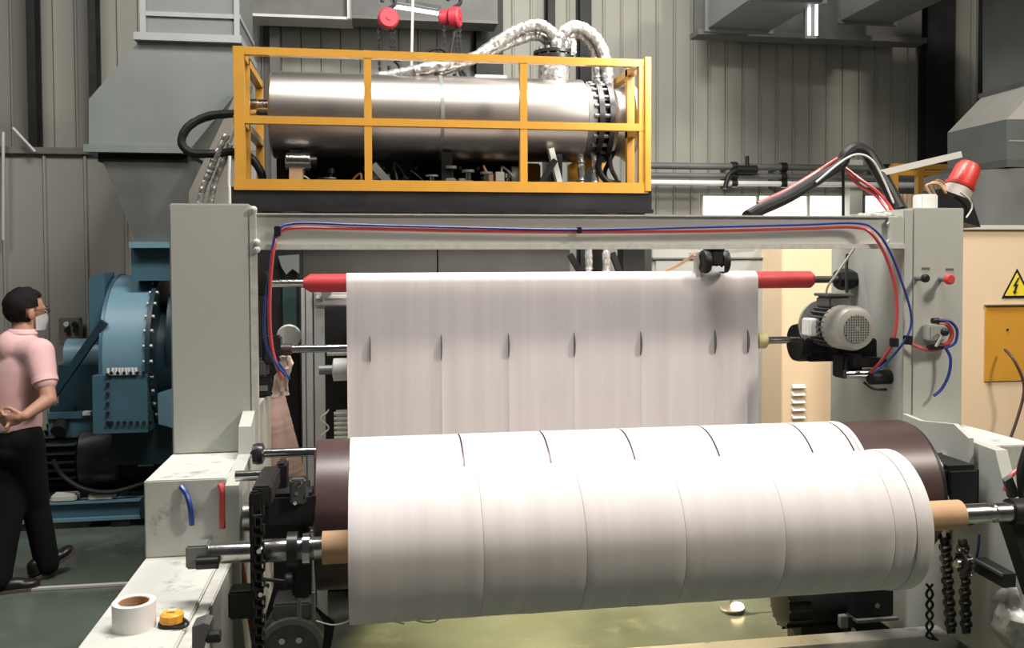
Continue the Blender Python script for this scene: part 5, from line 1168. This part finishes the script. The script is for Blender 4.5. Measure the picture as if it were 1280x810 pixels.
def hand(b, wr, palm, fdir, side, curl):
    d = (palm-wr).normalized(); sd = side-d*side.dot(d); sd.normalize(); nn = d.cross(sd).normalized()
    k0 = wr+d*0.085
    limb(b, [wr, wr+d*0.03], [0.025, 0.026], 12)
    M_ = Matrix((sd, d, nn)).transposed(); b.ball(wr+d*0.055, 0.040, 0.046, 0.018, 16, M_)
    for i, ln in enumerate((0.066, 0.074, 0.069, 0.054)):
        r0 = k0+sd*(0.028-0.0187*i); p1 = r0+(d*math.cos(curl)+nn*math.sin(curl))*ln*0.45
        p2 = p1+(d*math.cos(curl*2.2)+nn*math.sin(curl*2.2))*ln*0.33; p3 = p2+(d*math.cos(curl*3)+nn*math.sin(curl*3))*ln*0.25
        limb(b, [r0-d*0.02, r0, p1, p2, p3], [0.0095, 0.0095, 0.0088, 0.008, 0.0068], 10)
    t0 = wr+d*0.025+sd*0.03; t1 = t0+(sd*0.7+d*0.7+nn*0.2).normalized()*0.04; t2 = t1+(d*0.9+sd*0.15+nn*0.4).normalized()*0.03
    limb(b, [wr+d*0.02+sd*0.012, t0, t1, t2], [0.013, 0.012, 0.0105, 0.0085], 10)
hand(b, wrR, haR+Vector((-.05, 0, -.01)), None, Vector((0, -.3, 1)), 0.35)
hand(b, wrL, haL+Vector((.02, 0, -.03)), None, Vector((0, -.5, 1)), 0.45)
fuse(b, 'body', 'skin', man, 0.0065, 3)
# polo shirt
s_ = MB()
def ell(c, rx, ry, rz, M_=None): s_.ball(c, rx, ry, rz, 24, M_ or yawR)
prs = ((-.105, .150, .122), (-.06, .153, .124), (0.0, .150, .120), (.06, .154, .122), (.12, .164, .124), (.18, .174, .122), (.24, .182, .116), (.29, .176, .104), (.325, .140, .085), (.345, .08, .06))
ax_ = (chest-waist).normalized(); rings_ = []
for k_, (dz, rx, ry) in enumerate(prs):
    c = waist+ax_*dz
    rings_.append([s_.bm.verts.new(c+rgt*(rx*math.cos(2*PI*j/32))+fwd*(ry*math.sin(2*PI*j/32))) for j in range(32)])
for A, B in zip(rings_, rings_[1:]):
    for j in range(32): s_.bm.faces.new((A[j], A[(j+1) % 32], B[(j+1) % 32], B[j]))
s_.bm.faces.new(rings_[0][::-1]); s_.bm.faces.new(rings_[-1])
limb(s_, [chest+Vector((0, 0, .10)), neck+Vector((0, 0, -.035))], [0.115, 0.070])
limb(s_, [chest+rgt*0.08+Vector((0, 0, .085)), shR, shR.lerp(elR, 0.62)], [0.085, 0.079, 0.062]); limb(s_, [chest-rgt*0.08+Vector((0, 0, .085)), shL, shL.lerp(elL, 0.62)], [0.085, 0.079, 0.062])
sh_ = fuse(s_, 'polo_shirt', 'shirt', man, 0.011, 6, 'pale pink short sleeved polo shirt')
u = (elR-shR).normalized(); c = shR.lerp(elR, 0.64); MB().lathe(c-u*0.022, u, [(0, 0.062), (0.002, 0.066), (0.026, 0.065), (0.028, 0.058)], 28).build('sleeve_cuff', 'shirt', sh_)
MB().lathe(neck+Vector((-.004, 0, -.03)), (0.05, 0.0, 1), [(0, 0.074), (0.012, 0.078), (0.030, 0.072), (0.036, 0.066), (0.030, 0.062)], 28).build('collar', 'shirt', sh_)
# trousers
tr = MB()
for dz, rx, ry in ((0.06, .155, .122), (0.0, .162, .130), (-.06, .160, .130)): tr.ball(pelvis+Vector((0, 0, dz)), rx, ry, 0.09, 24, yawR)
limb(tr, [hipR, hipR.lerp(knR, .5), knR, knR.lerp(anR, .5), anR+Vector((0, 0, -.02))], [0.098, 0.088, 0.074, 0.070, 0.066])
limb(tr, [hipL, hipL.lerp(knL, .5), knL, knL.lerp(anL, .5), anL+Vector((0, 0, -.02))], [0.098, 0.088, 0.074, 0.070, 0.066])
trs = fuse(tr, 'trousers', 'trous', man, 0.012, 5)
MB().lathe(waist+Vector((0, 0, -.115)), (0, 0, 1), [(0, 0.1), (0.03, 0.1)], 24).build('belt', 'black', trs)
# shoes
def shoe(ank, dirv, pitch):
    f = dirv.normalized(); upv = Vector((0, 0, 1)); side = f.cross(upv)
    f2 = (f*math.cos(pitch)+upv*math.sin(pitch)); u2 = (upv*math.cos(pitch)-f*math.sin(pitch)); M_ = Matrix((side, f2, u2)).transposed()
    base = Vector((ank.x, ank.y, 0))-f*0.06
    q = lambda a, c: base+f2*a+u2*c
    m = MB(); m.ball(q(0.055, 0.045), 0.040, 0.062, 0.042, 16, M_); m.ball(q(0.12, 0.04), 0.043, 0.09, 0.036, 16, M_); m.ball(q(0.20, 0.032), 0.045, 0.065, 0.028, 16, M_)
    m.ball(q(0.05, 0.075), 0.036, 0.045, 0.035, 16, M_)
    o = fuse(m, 'shoe', 'shoe', man, 0.008, 3)
    prof = [(-.036, .0), (-.044, .06), (-.04, .12), (-.047, .20), (-.03, .25), (0, .265), (.03, .25), (.047, .20), (.04, .12), (.044, .06), (.036, 0), (0, -.012)]
    MB().prism([base+side*a+f2*c+u2*0.002 for a, c in prof], u2*0.016).build('sole', 'sole', o)
shoe(anL, Vector((1, .25, 0)), 0.0); shoe(anR+Vector((-.02, 0, 0)), Vector((.75, .65, 0)), 0.45)
# hair, mask, glasses
hm = MB(); bmesh.ops.create_uvsphere(hm.bm, u_segments=40, v_segments=28, radius=1)
kill = []
for v_ in hm.bm.verts:
    p = v_.co; face = p.y > 0.42 and p.z < 0.48
    low_ = p.z < -0.80 or (p.z < -0.15 and p.y > 0.05) or (abs(p.x) > 0.80 and p.z < -0.0 and p.y > -0.22)
    if face or low_: kill.append(v_)
bmesh.ops.delete(hm.bm, geom=kill, context='VERTS')
for v_ in hm.bm.verts:
    p = v_.co.copy(); n_ = 1+0.06*mnoise.noise(p*4)+0.03*mnoise.noise(p*11)
    v_.co = hd+Vector((0, 0, .026))+hr_*(p.x*0.093*n_)+hf*(p.y*0.110*n_-0.004)+Vector((0, 0, 1))*(p.z*0.108*n_)
ret = bmesh.ops.solidify(hm.bm, geom=list(hm.bm.faces), thickness=0.014)
hm.build('hair', 'hair', man)
mk_ = MB(); rows = []
for i in range(7):
    vv = i/6; row = []
    for j in range(13):
        an = math.radians(-82+164*j/12); rad = 0.078+0.028*math.cos(an)**2*(1-abs(vv-0.62)*0.9)
        row.append(mk_.bm.verts.new(hd+hf*(math.cos(an)*rad*1.10+0.008)+hr_*(math.sin(an)*rad*0.97)+Vector((0, 0, -.105+0.095*vv*(0.75+0.25*math.cos(an))))))
    rows.append(row)
for A, B in zip(rows, rows[1:]):
    for j in range(12): mk_.bm.faces.new((A[j], A[j+1], B[j+1], B[j]))
bmesh.ops.solidify(mk_.bm, geom=list(mk_.bm.faces), thickness=0.003)
mko = mk_.build('face_mask', 'mask', man)
gl = MB()
for s in (-1, 1):
    c = hd+hf*0.106+hr_*(0.034*s)+Vector((0, 0, .004))
    gl.tube([c+hr_*(0.026*math.cos(a))+Vector((0, 0, 0.018*math.sin(a))) for a in [2*PI*k/16 for k in range(17)]], 0.0025, seg=6, smooth=False)
    gl.tube([c+hr_*(0.026*s), hd+hr_*(0.082*s)+hf*0.08+Vector((0, 0, .008)), hd+hr_*(0.086*s)-hf*0.01+Vector((0, 0, .006))], 0.0025, seg=6)
gl.tube([hd+hf*0.108+hr_*-0.009+Vector((0, 0, .008)), hd+hf*0.108+hr_*0.009+Vector((0, 0, .008))], 0.0025, seg=6, smooth=False)
gl.build('glasses', 'black', man)
ey = MB()
for s in (-1, 1): ey.ball(hd+hf*0.088+hr_*(0.032*s)+Vector((0, 0, .002)), 0.011, 0.008, 0.007, 10, hM)
ey.build('eyes', 'white', man)
for o in [o for o in bpy.data.objects if o.name.startswith('tmp')]: bpy.data.objects.remove(o)
